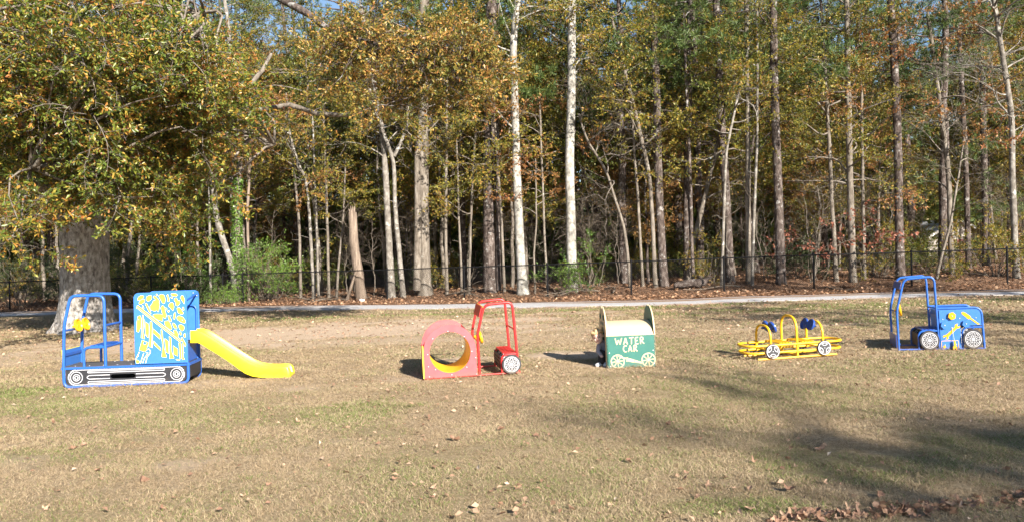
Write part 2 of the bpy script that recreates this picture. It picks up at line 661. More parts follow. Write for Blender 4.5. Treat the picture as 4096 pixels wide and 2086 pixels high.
def build_litter():
    # small dry leaves between the grass blades of the lawn
    x, y = grass_points(4.2, 26, 26)
    dens = np.clip(.36 + .3 * nz(x, y, 81, 1.4) + .12 * smooth(9, 16, y) + .25 * smooth(1, 5, x), .05, 1)
    k = (NR.uniform(size=len(x)) < dens) & (y < road_y(x) + .1)
    x, y = x[k], y[k]
    n = len(x)
    flat_litter('lawn_leaf_litter', x, y, NR.uniform(.028, .065, n) * (1 + smooth(9, 20, y) * .5), np.clip(NR.normal(.52, .2, n), 0, 1), DRYLEAF, 'small dry tan leaves strewn through the lawn grass', lift=.045, tilt=.7)
    n = 30000
    x = NR.uniform(-30, 30, n)
    y = road_y(x) + 2.6 + NR.uniform(0, 1, n) ** 1.2 * 11
    flat_litter('forest_leaf_litter', x, y, NR.uniform(.07, .15, n), np.clip(NR.normal(.5, .24, n), 0, 1), LITTER, 'thick reddish brown leaf litter between the gravel road and the woods', lift=.05, tilt=.5)


build_litter()

# ------------------------------------------------------------------ bark and foliage materials
BK_PINE = bark('pine_bark', [(.34, (.022, .017, .014)), (.5, (.085, .065, .055)), (.68, (.21, .175, .155))], 7, (1, 1, .45), 1.0, ((.30, .285, .265), 5, .57), .06)
BK_PALE = bark('pale_lichen_bark', [(.3, (.11, .10, .085)), (.48, (.27, .255, .22)), (.66, (.50, .48, .44))], 5, (1, 1, .7), .5, ((.12, .105, .09), 6, .6))
BK_GREY = bark('grey_hardwood_bark', [(.3, (.06, .05, .04)), (.5, (.16, .135, .108)), (.72, (.29, .26, .22))], 8, (1, 1, .3), .6, ((.34, .33, .29), 9, .62))
BK_OAK = bark('old_oak_bark', [(.33, (.09, .08, .072)), (.48, (.29, .265, .24)), (.66, (.50, .475, .445))], 13, (1, 1, .45), 1.0, ((.52, .50, .48), 6, .6), .08)
BK_MID = bark('mottled_grey_bark', [(.3, (.07, .06, .05)), (.5, (.18, .16, .135)), (.7, (.33, .31, .275))], 6, (1, 1, .6), .5, ((.46, .45, .41), 5, .58))
BK_TAN = bark('dead_tan_wood', [(.3, (.075, .055, .042)), (.55, (.22, .17, .13)), (.75, (.36, .29, .225))], 10, (1, 1, .12), .6)
BK_TWIG = bark('twig_bark', [(.3, (.07, .055, .042)), (.6, (.19, .155, .12)), (.8, (.30, .265, .22))], 14, (1, 1, .4), .3)

LF_OAK = leafmat('oak_leaves', [(0, (.045, .07, .014)), (.3, (.10, .145, .022)), (.56, (.21, .225, .034)), (.72, (.36, .255, .042)), (.87, (.46, .225, .045)), (1, (.31, .115, .034))], trans=.28, rough=.38, spec=.5)
LF_LIMB = leafmat('turning_oak_leaves', [(0, (.07, .09, .02)), (.25, (.16, .16, .03)), (.5, (.34, .24, .05)), (.75, (.46, .25, .07)), (1, (.38, .16, .05))], trans=.28, rough=.4, spec=.5)
LF_YEL = leafmat('yellow_green_leaves', [(0, (.055, .075, .018)), (.3, (.145, .16, .025)), (.6, (.30, .25, .036)), (.85, (.40, .25, .042)), (1, (.31, .14, .042))], trans=.35)
LF_OLV = leafmat('olive_leaves', [(0, (.045, .07, .016)), (.4, (.10, .135, .024)), (.75, (.20, .205, .035)), (1, (.34, .23, .045))], trans=.32)
LF_ORG = leafmat('orange_brown_leaves', [(0, (.12, .08, .025)), (.35, (.26, .15, .04)), (.7, (.38, .19, .06)), (1, (.30, .11, .045))], trans=.32)
LF_RED = leafmat('red_leaves', [(0, (.12, .05, .03)), (.5, (.26, .085, .05)), (1, (.38, .17, .11))], trans=.3)
LF_GRN = leafmat('evergreen_shrub_leaves', [(0, (.04, .085, .012)), (.5, (.09, .18, .024)), (1, (.19, .29, .045))], trans=.25, rough=.35, spec=.5)
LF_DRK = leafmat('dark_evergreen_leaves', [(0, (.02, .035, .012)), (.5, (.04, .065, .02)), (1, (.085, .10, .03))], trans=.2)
LF_PIN = leafmat('pine_needles', [(0, (.035, .065, .018)), (.5, (.08, .13, .03)), (1, (.17, .22, .06))], trans=.2, rough=.5)


# ------------------------------------------------------------------ wood: many tapered tubes in one array pair
class Wood:
    def __init__(s):
        s.V, s.Q, s.n = [], [], 0

    def tube(s, P, r, sides=5, rough=0.0):
        P = np.asarray(P, float)
        N = len(P)
        r = np.interp(np.linspace(0, 1, N), np.linspace(0, 1, len(r)), r)
        t = np.gradient(P, axis=0)
        t /= np.maximum(np.linalg.norm(t, axis=1, keepdims=True), 1e-9)
        ref = np.array([0, 1, 0.]) if abs(t[0][1]) < .8 else np.array([1., 0, 0])
        x = ref - t * (t @ ref)[:, None]
        x /= np.maximum(np.linalg.norm(x, axis=1, keepdims=True), 1e-9)
        y = np.cross(t, x)
        a = np.arange(sides) * 2 * np.pi / sides
        rr = r[:, None] * (1 + (NR.normal(size=(N, sides)) * rough if rough else 0))
        V = P[:, None, :] + (x[:, None, :] * np.cos(a)[None, :, None] + y[:, None, :] * np.sin(a)[None, :, None]) * rr[..., None]
        i = np.arange(N - 1)[:, None] * sides
        k = np.arange(sides)[None, :]
        k2 = (k + 1) % sides
        Q = np.stack([i + k, i + k2, i + sides + k2, i + sides + k], -1).reshape(-1, 4) + s.n
        s.V.append(V.reshape(-1, 3))
        s.Q.append(Q)
        s.n += N * sides

    def raw(s, V, Q):
        s.V.append(V)
        s.Q.append(Q + s.n)
        s.n += len(V)

    def arrays(s):
        return np.concatenate(s.V), np.concatenate(s.Q)

    def mesh(s, name):
        V, Q = s.arrays()
        return mesh_np(name, V, Q, smooth_=True)


class Leaves:
    def __init__(s):
        s.V, s.t, s.n = [], [], 0

    def raw(s, V, t):
        s.V.append(V)
        s.t.append(t)
        s.n += len(V)

    def mesh(s, name):
        V = np.concatenate(s.V)
        k = np.arange(len(V) // 4)[:, None] * 4
        T = np.concatenate([k + [0, 1, 2], k + [0, 2, 3]], 1).reshape(-1, 3)
        return mesh_np(name, V, None, T, {'tint': np.concatenate(s.t)})


def curve3(a, b, n=6, sag=0.0, wig=.06):
    a, b = np.asarray(a, float), np.asarray(b, float)
    t = np.linspace(0, 1, n)[:, None]
    P = a + (b - a) * t
    L = np.linalg.norm(b - a)
    off = NR.normal(size=3) * wig * L
    off2 = NR.normal(size=3) * wig * L * .6
    P = P + np.sin(np.pi * t) * off + np.sin(2 * np.pi * t) * off2
    P[:, 2] += (sag * L) * np.sin(np.pi * t[:, 0])
    return P


def make_spray(L=1.5, nside=9, per=11, leaf=.10, W=.45, wide=.5, droop=.12, leafy=1.0, whorl=0, flat=.45, r0=.012, spread=.55, hang=0.0):
    """a leafy branch end along +X: a wood array pair and leaf vertices"""
    w = Wood()
    main = curve3((0, 0, 0), (L, NR.normal() * .1 * L, -droop * L), 6, .08, .05)
    w.tube(main, [r0, r0 * .3], 4)
    B, D = [], []
    for i in range(nside):
        t = .2 + .8 * (i + NR.uniform(-.3, .3)) / nside
        p = np.array([np.interp(t, np.linspace(0, 1, 6), main[:, k]) for k in range(3)])
        sgn = 1 if i % 2 else -1
        an = sgn * NR.uniform(.5, 1.15)
        ln = L * spread * (1.05 - .6 * t) * NR.uniform(.6, 1.2)
        q = p + ln * np.array([math.cos(an), math.sin(an), NR.normal() * flat])
        br = curve3(p, q, 3, .03, .06)
        w.tube(br, [r0 * .5, r0 * .18], 3)
        m = max(1, int(per * leafy))
        if whorl:
            for tt in np.linspace(.35, 1, max(2, m // whorl)):
                c = br[0] + (br[-1] - br[0]) * tt
                ax = (br[-1] - br[0]) / ln
                for _ in range(whorl):
                    B.append(c + NR.normal(size=3) * .012)
                    D.append(ax * .75 + NR.normal(size=3) * .62)
        else:
            for _ in range(m):
                tt = NR.uniform(.15, 1.02)
                B.append(br[0] + (br[-1] - br[0]) * tt + NR.normal(size=3) * .02)
                D.append((br[-1] - br[0]) / ln * .6 + NR.normal(size=3) * .75 + np.array([0, 0, -hang]))
    out = {'w': w.arrays()}
    if leafy > 0:
        B, D = np.array(B), np.array(D)
        n = len(B)
        N = NR.normal(size=(n, 3)) * .7 + np.array([0, 0, .8])
        V, T, _ = leaves_arrays(B, D, N, leaf * NR.uniform(.65, 1.25, n), W, wide)
        out['l'] = V
    return out


SP_OAK = [make_spray(1.15, 10, 20, .106, .36, .68, .15, whorl=5, r0=.011) for _ in range(6)]
SP_SML = [make_spray(1.5, 10, 16, .102, .5, .5, .1, r0=.007) for _ in range(6)]
SP_FIN = [make_spray(1.3, 10, 16, .082, .52, .5, .1, r0=.006) for _ in range(4)]
SP_BIG = [make_spray(1.5, 8, 10, .13, .55, .5, .25, r0=.011, hang=.5) for _ in range(3)]
SP_BARE = [make_spray(1.7, 12, 0, leafy=0, r0=.007, flat=.6, spread=.7) for _ in range(5)]
SP_SHRUB = [make_spray(.7, 8, 13, .075, .42, .5, -.1, r0=.008, flat=.7) for _ in range(4)]


def rot_to(d, twist):
    """rotation whose x axis is d, with local z kept near up, turned by twist about d"""
    d = np.asarray(d, float)
    d = d / np.linalg.norm(d)
    up = np.array([0, 0, 1.]) if abs(d[2]) < .97 else np.array([1., 0, 0])
    y = np.cross(up, d)
    y /= np.linalg.norm(y)
    z = np.cross(d, y)
    c, s = math.cos(twist), math.sin(twist)
    return np.stack([d, y * c + z * s, z * c - y * s], 1)


def put_spray(wood, leaves, sp, p, d, scale=1.0, twist=0.0, tint=(.5, .25)):
    Rm = rot_to(d, twist) * scale
    V, Q = sp['w']
    wood.raw(V @ Rm.T + p, Q)
    if 'l' in sp and leaves is not None:
        n = len(sp['l']) // 4
        base = NR.normal(0, .12)
        t = np.clip(NR.normal(tint[0] + base, tint[1], n), 0, 1)
        leaves.raw(sp['l'] @ Rm.T + p, np.repeat(t, 4))


def path_at(P, z):
    return np.array([np.interp(z, P[:, 2], P[:, k]) for k in range(3)])


def crown_on(P, wood, leaves, sprays, z0, z1, rad, limbs, per=4, scale=1.0, tint=(.5, .25), up=.35, rlimb=.035, shape=None, facing=None):
    """limbs along a stem path P (root coordinates) between heights z0 and z1"""
    for i in range(limbs):
        h = z0 + (z1 - z0) * (i + NR.uniform(0, 1)) / limbs
        p = path_at(P, h)
        az = NR.uniform(0, 2 * np.pi) if facing is None else NR.normal(facing, 1.2)
        k = (h - z0) / max(z1 - z0, 1e-6)
        ln = rad * (shape(k) if shape else (1.0 - .55 * k ** 2)) * NR.uniform(.55, 1.1)
        el = NR.normal(up, .25)
        q = p + ln * np.array([math.cos(az) * math.cos(el), math.sin(az) * math.cos(el), math.sin(el)])
        C = curve3(p, q, 6, .06, .07)
        wood.tube(C, [rlimb, rlimb * .3], 5)
        for j in range(per):
            t = NR.uniform(.3, 1.0) if j else 1.0
            c = np.array([np.interp(t, np.linspace(0, 1, 6), C[:, m]) for m in range(3)])
            d = (q - p) / ln + NR.normal(size=3) * np.array([.7, .7, .4])
            put_spray(wood, leaves, sprays[NR.integers(len(sprays))], c, d, scale * NR.uniform(.75, 1.2), NR.uniform(-.5, .5), tint)


def stem_points(pts, d, top_z, n=26, wob=.02):
    """photo pixels of a stem at distance d -> smooth world path from the ground up to top_z"""
    W = [np.array(at(u, v, d)) for u, v in pts]
    W[0][2] = gzs(W[0][0], W[0][1]) - .12
    if W[-1][2] < top_z:
        k = W[-1] - W[-2]
        k = k / max(k[2], .3)
        k[:2] = np.clip(k[:2], -.25, .25)
        W.append(W[-1] + k * (top_z - W[-1][2]))
    W = np.array(W)
    zs = np.linspace(W[0][2], W[-1][2], n)
    P = np.stack([np.interp(zs, W[:, 2], W[:, 0]), np.interp(zs, W[:, 2], W[:, 1]), zs], 1)
    for _ in range(2):
        P[1:-1, :2] = (P[:-2, :2] + P[1:-1, :2] * 2 + P[2:, :2]) / 4
    P[1:, :2] += np.cumsum(NR.normal(size=(n - 1, 2)) * wob * .25, axis=0)
    return P


def tree(label, pts, d, wpx, bk, top=None, crown=None, name='tree', group=None, taper=.55, flare=1.25, stubs=0, bare=None, extra=None):
    """a standing tree seen behind the fence; wpx = base width and upper width in photo pixels"""
    w0, w1 = wpx
    r0, r1 = w0 / 2 * d / FPX, w1 / 2 * d / FPX
    P = stem_points(pts, d, top or 0)
    base = P[0].copy()
    root = thing(name, tuple(base), label, 'tree', group)
    P = P - base
    tr = Wood()
    H = P[-1, 2]
    r = r0 + (r1 - r0) * np.linspace(0, 1, len(P)) ** .9
    r = r * (1 + (flare - 1) * np.exp(-P[:, 2] / .35))
    r[-1] = min(r[-1], .02) if crown else r[-1]
    tr.tube(P, r, 9 if w0 > 18 else 6, .035)
    wd, lv = Wood(), Leaves()
    for _ in range(stubs):
        h = NR.uniform(.25, .85) * H
        p = path_at(P, h)
        az = NR.uniform(0, 6.28)
        q = p + NR.uniform(.3, 1.1) * np.array([math.cos(az), math.sin(az), NR.uniform(-.1, .6)])
        wd.tube(curve3(p, q, 4, 0, .1), [.014, .004], 4)
    for cr in (crown if isinstance(crown, list) else [crown] if crown else []):
        sp, z0, z1, rad, limbs, per, sc, tint, m = cr[:9]
        crown_on(P, wd, lv, sp, z0, min(z1, H), rad, limbs, per, sc, tint, rlimb=min(.04, r0 * .5), up=cr[9] if len(cr) > 9 else .35)
    if bare:
        z0, z1, rad, limbs, per = bare
        crown_on(P, wd, None, SP_BARE, z0, min(z1, H), rad, limbs, per, 1.0, rlimb=min(.03, r0 * .5), up=.5)
    if extra:
        extra(P, base, wd, lv)
    if wd.n:
        tr.raw(*wd.arrays())
    link('trunk', tr.mesh('trunk'), root, bk)
    if lv.n:
        mm = (crown[0] if isinstance(crown, list) else crown)[8] if crown else LF_YEL
        link('crown', lv.mesh('crown'), root, mm)
    return root


# ------------------------------------------------------------------ trees that can be told apart behind the fence
Y1, Y2, O1, R1 = (.5, .26), (.38, .25), (.6, .25), (.5, .3)
T = tree
T('thin grey sapling left of the row of pale saplings beside the green shrub', [(1202, 1165), (1196, 900), (1170, 650)], 33, (13, 9), BK_GREY, 9, (SP_SML, 4.5, 9, 1.6, 8, 3, .9, O1, LF_ORG), stubs=5)
T('slender white-barked sapling bending left at its top, behind the road right of the green shrub', [(1255, 1170), (1240, 900), (1228, 720), (1195, 655)], 32.5, (15, 10), BK_MID, 7.5, (SP_FIN, 5, 7.5, 1.6, 6, 3, 1, Y1, LF_YEL), stubs=4)
T('thin pale sapling just right of the slender white-barked bending one', [(1274, 1165), (1268, 850), (1262, 700)], 33.2, (11, 8), BK_MID, 8, (SP_FIN, 4.5, 8, 1.5, 7, 3, 1, Y2, LF_OLV), stubs=4)
T('thin grey sapling between the pale saplings and the broken tan snag', [(1315, 1165), (1310, 900), (1304, 740)], 33, (13, 9), BK_GREY, 8.5, (SP_SML, 4, 8.5, 1.7, 8, 3, .9, Y1, LF_YEL), stubs=4)
T('short sapling leaning right beside the broken tan snag', [(1345, 1165), (1358, 1040), (1372, 900), (1380, 700)], 32.6, (11, 7), BK_GREY, 6, (SP_SML, 2.6, 6, 1.2, 7, 2, .8, Y1, LF_YEL), stubs=3)


def snag_extra(P, base, wd, lv):
    top = P[-1]
    for k in range(7):                                   # splinters of the break
        a = k * .9
        q = top + np.array([math.cos(a) * .09, math.sin(a) * .09, -.15])
        wd.tube(np.array([q, q + np.array([0, 0, .2]), q + np.array([NR.normal() * .03, 0, NR.uniform(.3, .6)])]), [.07, .05, .004], 5)
    b = np.array([-.55, -.35, .05])
    wd.tube(curve3(b, np.array([-.1, -.2, 1.5]), 5, 0, .01), [.085, .05], 5)   # slab of wood leaning on it


T('broken dead trunk, pale tan, snapped off at its top, behind the fence', [(1446, 1180), (1430, 1060), (1420, 1000), (1413, 850)], 31.6, (44, 34), BK_TAN, None, None, 'dead_tree', extra=snag_extra, flare=1.15)
T('pale grey trunk left of the forked white one behind the fence', [(1566, 1160), (1555, 900), (1545, 720), (1535, 550), (1510, 400)], 31.5, (32, 17), BK_MID, 12.5, (SP_SML, 5.5, 12.5, 2.0, 13, 4, 1, Y1, LF_YEL), stubs=8)


def fork_extra(P, base, wd, lv):
    b = np.array(at(1576, 625, 31.2)) - base
    e = np.array(at(1630, 500, 31.2)) - base
    e2 = np.array(at(1632, 300, 31)) - base
    wd.tube(np.array([b, b + (e - b) * .5 + [0, 0, -.1], e, e2]), [.085, .05], 6)


T('slim white trunk forked into two stems, right of the pale grey trunk', [(1613, 1168), (1590, 950), (1578, 800), (1574, 625), (1540, 560), (1500, 440)], 31.2, (22, 12), BK_MID, 9.5, (SP_FIN, 6, 9.5, 1.6, 9, 3, 1, Y1, LF_YEL), stubs=5, extra=fork_extra)


def double_extra(P, base, wd, lv):
    b = np.array(at(1668, 1150, 31.0)) - base
    wd.tube(np.array([b + [0, 0, -.1], np.array(at(1672, 900, 31)) - base, np.array(at(1668, 620, 31.1)) - base, np.array(at(1690, 430, 31.3)) - base]), [.17, .13, .09], 9, .04)


T('thick double-stemmed grey trunk between the forked white trunk and the big dark pine', [(1700, 1152), (1692, 900), (1690, 650), (1694, 430)], 31.4, (50, 40), BK_GREY, 13.5, (SP_SML, 6.5, 13.5, 3.0, 20, 4, 1, Y1, LF_YEL), flare=1.4, stubs=8, extra=double_extra, bare=(4.5, 7, 2.2, 7, 3))
T('straight thin grey tree right of the double-stemmed grey trunk', [(1787, 1150), (1783, 850), (1786, 600), (1786, 420)], 31.4, (15, 10), BK_GREY, 9.5, (SP_FIN, 4, 9.5, 1.6, 10, 3, 1, Y1, LF_YEL), stubs=8)
T('short thin sapling, first of two left of the big dark pine', [(1847, 1150), (1842, 1000), (1835, 880), (1830, 700)], 31, (11, 7), BK_GREY, 6.5, (SP_SML, 2.8, 6.5, 1.3, 7, 3, .8, Y1, LF_YEL), stubs=4)
T('short thin sapling close against the left of the big dark pine', [(1875, 1150), (1880, 900), (1888, 720)], 30.8, (12, 8), BK_GREY, 7, (SP_SML, 3, 7, 1.4, 7, 3, .8, O1, LF_YEL), stubs=4)


def pine_extra(P, base, wd, lv):
    b = np.array(at(1995, 1150, 31.0)) - base
    wd.tube(np.array([b + [0, 0, -.1], np.array(at(1992, 1000, 31)) - base, np.array(at(1990, 600, 31.1)) - base, np.array(at(1995, 0, 31.3)) - base]), [.11, .09, .05], 8, .04)


T('thick dark pine trunk with red-brown plated bark above the red tractor frame', [(1962, 1158), (1955, 900), (1960, 500), (1968, 0)], 31.2, (54, 38), BK_PINE, 19, None, 'pine_tree', extra=pine_extra, stubs=14, flare=1.3)
T('thin sapling between the thick dark pine and the brightest white trunk', [(2018, 1145), (2005, 850), (1985, 560)], 30.6, (13, 8), BK_GREY, 9, (SP_SML, 4.5, 9, 1.6, 8, 3, .9, Y1, LF_YEL), stubs=5)


def birch_extra(P, base, wd, lv):
    b = np.array(at(2050, 170, 30)) - base
    e = np.array(at(2010, 60, 29.8)) - base
    wd.tube(curve3(b, e, 5, 0, .04), [.05, .03], 6)
    e2 = np.array(at(1985, -60, 29.8)) - base
    wd.tube(curve3(e, e2, 4, 0, .04), [.03, .02], 6)
    b = np.array(at(2062, 520, 30)) - base
    e = np.array(at(1925, 350, 29.6)) - base
    wd.tube(curve3(b, e, 6, -.1, .04), [.045, .012], 5)


T('brightest white smooth trunk, forking near the top of the picture, behind the red tractor', [(2092, 1152), (2075, 900), (2063, 600), (2055, 300), (2048, 120), (2070, 30), (2075, -80)], 30, (40, 22), BK_PALE, 16, (SP_SML, 8.5, 16, 2.6, 16, 4, 1, Y1, LF_YEL), flare=1.5, extra=birch_extra, stubs=4)
T('tall pale trunk with grey patches rising straight above the water car', [(2290, 1138), (2283, 850), (2275, 650), (2288, 400), (2290, 200), (2287, 0)], 29.8, (42, 28), BK_PALE, 17, (SP_SML, 8, 17, 2.8, 18, 4, 1, O1, LF_YEL), flare=1.15, stubs=6)
T('very thin short sapling right of the brightest white trunk', [(2140, 1142), (2137, 1000), (2145, 900), (2140, 700)], 30, (9, 6), BK_GREY, 5.5, (SP_SML, 2.8, 5.5, 1.0, 5, 2, .8, O1, LF_ORG), stubs=2)
T('thin sapling between the brightest white trunk and the tall pale trunk', [(2188, 1138), (2175, 850), (2170, 700)], 30.2, (11, 8), BK_GREY, 8, (SP_SML, 4, 8, 1.7, 9, 3, .9, O1, LF_ORG), stubs=4)
T('thin bare tree leaning left and arching over, right of the tall pale trunk', [(2522, 1135), (2500, 930), (2450, 760), (2425, 680), (2345, 560)], 29.8, (15, 9), BK_GREY, 7.2, None, stubs=6, bare=(4.2, 7.2, 2.0, 9, 4))
T('thin straight tree left of the leaning one beside the dark pine', [(2572, 1132), (2562, 950), (2550, 750)], 30, (13, 9), BK_GREY, 8.5, (SP_SML, 4, 8.5, 1.7, 9, 3, .9, Y1, LF_YEL), stubs=5)
T('grey tree leaning left high up, touching the dark pine at its foot', [(2622, 1128), (2612, 900), (2600, 700), (2545, 450), (2520, 350)], 29.6, (19, 12), BK_GREY, 11, (SP_SML, 5.5, 11, 2.2, 13, 4, 1, Y1, LF_YEL), stubs=6)
T('straight dark pine trunk right of the water car', [(2657, 1128), (2640, 850), (2633, 550), (2625, 300), (2615, 0)], 29.8, (35, 26), BK_PINE, 19, None, 'pine_tree', stubs=12)
T('thin dark straight trunk midway between two dark pines', [(2773, 1122), (2762, 800), (2745, 360)], 29.4, (15, 10), BK_PINE, 11, (SP_SML, 6.5, 11, 1.8, 9, 3, .9, Y2, LF_OLV), stubs=6)
T('pale crooked trunk curving right, behind the thin dark straight one', [(2750, 1118), (2765, 990), (2790, 900), (2830, 740)], 31, (24, 14), BK_GREY, 7, (SP_SML, 3.5, 7, 2.0, 10, 3, 1, Y1, LF_YEL), stubs=3)
T('dark pine trunk leaning left with a thin white tree crossing it', [(2922, 1122), (2905, 800), (2885, 500), (2870, 200), (2865, 0)], 29.4, (34, 25), BK_PINE, 19, None, 'pine_tree', stubs=10)
T('thin white tree crossing in front of a dark pine trunk', [(2885, 1112), (2895, 900), (2905, 600), (2960, 350)], 28.6, (13, 9), BK_MID, 10, (SP_FIN, 5.5, 10, 1.6, 9, 3, 1, Y1, LF_YEL), stubs=5)
T('grey trunk wrapped with dry vines above the yellow climber', [(2995, 1115), (2990, 800), (2990, 500), (2985, 250)], 29, (24, 17), BK_GREY, 12, (SP_SML, 5, 12, 2.2, 14, 4, 1, Y1, LF_YEL), stubs=8)
T('thin pale stem close on the right of the vine-wrapped grey trunk', [(3008, 1115), (3015, 850), (3030, 550), (3030, 200)], 28.6, (13, 9), BK_MID, 11, (SP_FIN, 6, 11, 1.6, 9, 3, 1, Y1, LF_YEL), stubs=5)
T('straight grey-barked pine right of the vine-wrapped trunk', [(3124, 1110), (3115, 800), (3107, 500), (3097, 150), (3095, 0)], 28.4, (37, 25), BK_PINE, 19, (SP_BARE, 8, 14, 2.5, 8, 3, 1, Y1, LF_PIN), 'pine_tree', stubs=12)
T('slim grey tree left of the two trunks above the yellow climber\'s right end', [(3345, 1120), (3335, 850), (3325, 650)], 28.4, (19, 12), BK_GREY, 9.5, (SP_FIN, 3.2, 9.5, 2.2, 16, 4, 1, Y1, LF_YEL), stubs=4)
T('grey trunk hidden by yellow leaves, left of the blue loader\'s cab', [(3412, 1112), (3405, 850), (3395, 450), (3390, 200)], 28.2, (29, 19), BK_GREY, 12.5, (SP_FIN, 3.4, 12.5, 2.6, 24, 4, 1.05, Y1, LF_YEL), stubs=5)
T('short slim trunk close right of the trunk hidden by yellow leaves', [(3457, 1112), (3452, 800)], 28.6, (15, 10), BK_GREY, 8, (SP_FIN, 3, 8, 1.8, 12, 3, 1, O1, LF_ORG), stubs=3)
T('straight dark pine trunk directly above the blue loader\'s cab', [(3602, 1100), (3592, 750), (3587, 500), (3570, 200), (3560, 0)], 28, (34, 25), BK_PINE, 19, (SP_BARE, 7.5, 14, 2.2, 9, 3, 1, Y1, LF_PIN), 'pine_tree', stubs=10)
T('dark grey trunk right of the white house gable', [(3810, 1095), (3795, 700), (3770, 500)], 28.2, (22, 15), BK_GREY, 10.5, (SP_SML, 4.5, 10.5, 2.2, 11, 3, 1, O1, LF_ORG), stubs=6, bare=(3, 8, 2, 6, 3))
T('dark shaded trunk deep behind the white house gable\'s right side', [(3875, 1080), (3865, 700), (3850, 400)], 33, (22, 16), BK_PINE, 14, None, 'pine_tree', stubs=8)
T('darkest straight trunk at the far right, deep in shade', [(3945, 1075), (3940, 700), (3930, 300), (3925, 0)], 34, (27, 20), BK_PINE, 19, None, 'pine_tree', stubs=8)
T('grey tree at the right picture edge with a wide mass of bare branches', [(4067, 1092), (4045, 700), (4048, 480), (4020, 300)], 26.9, (27, 16), BK_MID, 11.5, (SP_FIN, 7.5, 11.5, 2.4, 8, 3, 1, O1, LF_ORG), stubs=4, bare=(4.8, 9.5, 3.6, 16, 5))
T('leaning bare sapling in front of the white house gable', [(3742, 1092), (3770, 1010), (3800, 900), (3830, 700)], 27.6, (11, 6), BK_GREY, 6, None, stubs=4, bare=(2.2, 6, 1.2, 7, 3))
T('thin pale stem left of the ivy-covered trunk', [(842, 1160), (838, 900), (836, 700)], 34, (11, 8), BK_MID, 9, (SP_FIN, 5.5, 9, 1.4, 6, 3, 1, Y2, LF_OLV), stubs=4)
T('white-barked trunk bent like an elbow behind the blue excavator panel', [(948, 1140), (930, 1060), (885, 940), (866, 870), (858, 800), (852, 650)], 33.6, (26, 20), BK_MID, 9.5, (SP_FIN, 5.5, 9.5, 1.8, 9, 3, 1, Y2, LF_OLV), flare=1.05, stubs=4)


def ivy_extra(P, base, wd, lv):
    n = 2600
    z = NR.uniform(.2, 5.6, n)
    a = NR.uniform(0, 2 * np.pi, n)
    c = np.stack([np.interp(z, P[:, 2], P[:, k]) for k in range(3)], 1)
    o = np.stack([np.cos(a), np.sin(a), np.zeros(n)], 1)
    rr = NR.uniform(.16, .27, n) * (1.15 - .07 * z)
    B = c + o * rr[:, None]
    V, _, t = leaves_arrays(B, o * .35 + np.array([0, 0, -.7]) + NR.normal(size=(n, 3)) * .4, o + NR.normal(size=(n, 3)) * .4, NR.uniform(.06, .1, n), .8, .4, .05, np.clip(NR.normal(.55, .25, n), 0, 1))
    lv.raw(V, t)


T('trunk wrapped in bright green ivy right of the bent white trunk', [(957, 1140), (945, 800), (960, 640)], 33.8, (26, 18), BK_GREY, 9, (SP_SHRUB, 5, 5.2, .3, 1, 1, .4, (.6, .2), LF_GRN), 'ivy_clad_tree', extra=ivy_extra)
T('thin tan stem right of the ivy-wrapped trunk', [(995, 1150), (990, 850), (1000, 640)], 33.2, (13, 10), BK_TAN, 8, (SP_SML, 5, 8, 1.4, 6, 3, .9, O1, LF_ORG), stubs=5)
T('tall pale bare-topped tree left of centre, its stem pale against the pines', [(935, 1090), (925, 600), (915, 330), (922, 100), (900, 0)], 38, (20, 14), BK_MID, 16, (SP_FIN, 5, 7, 1.2, 3, 2, 1, Y2, LF_OLV), stubs=8, bare=(9, 16, 3.2, 16, 4))

# ------------------------------------------------------------------ the understorey: repeated leafy trees between and behind them
protos = []
for i, (sp, m, tint, rad, H) in enumerate([(SP_SML, LF_YEL, Y1, 2.6, 11), (SP_SML, LF_OLV, Y1, 2.8, 12), (SP_FIN, LF_YEL, (.62, .22), 2.5, 10), (SP_SML, LF_ORG, Y1, 2.4, 9.5), (SP_SML, LF_YEL, (.35, .25), 3.0, 13), (SP_FIN, LF_OLV, (.6, .25), 2.6, 12),
                                          (SP_SML, LF_YEL, (.45, .3), 2.2, 8), (SP_FIN, LF_ORG, (.35, .25), 2.2, 8.5)]):
    P = np.stack([np.cumsum(NR.normal(size=22) * .05), np.cumsum(NR.normal(size=22) * .05), np.linspace(-.12, H, 22)], 1)
    P[0, :2] = 0
    tr, wd, lv = Wood(), Wood(), Leaves()
    tr.tube(P, [.10, .055, .015], 7, .04)
    crown_on(P, wd, lv, sp, H * .30, H, rad, 25, 5, 1.05, tint, up=.3, shape=lambda k: .6 + .5 * math.sin(math.pi * min(1, k * 1.1)) - .25 * k)
    tr.raw(*wd.arrays())
    protos.append((tr.mesh('trunk'), None, lv.mesh('crown'), [BK_GREY, BK_PINE][i % 2], m))


def under_tree(i, x, y, s, rz, label, group):
    a, b, c, bk, m = protos[i]
    root = thing('understorey_tree', (x, y, gzs(x, y)), label, 'tree', group, (NR.normal() * .03, NR.normal() * .03, rz))
    root.scale = (s, s, s)
    link('trunk', a, root, bk)
    link('crown', c, root, m)


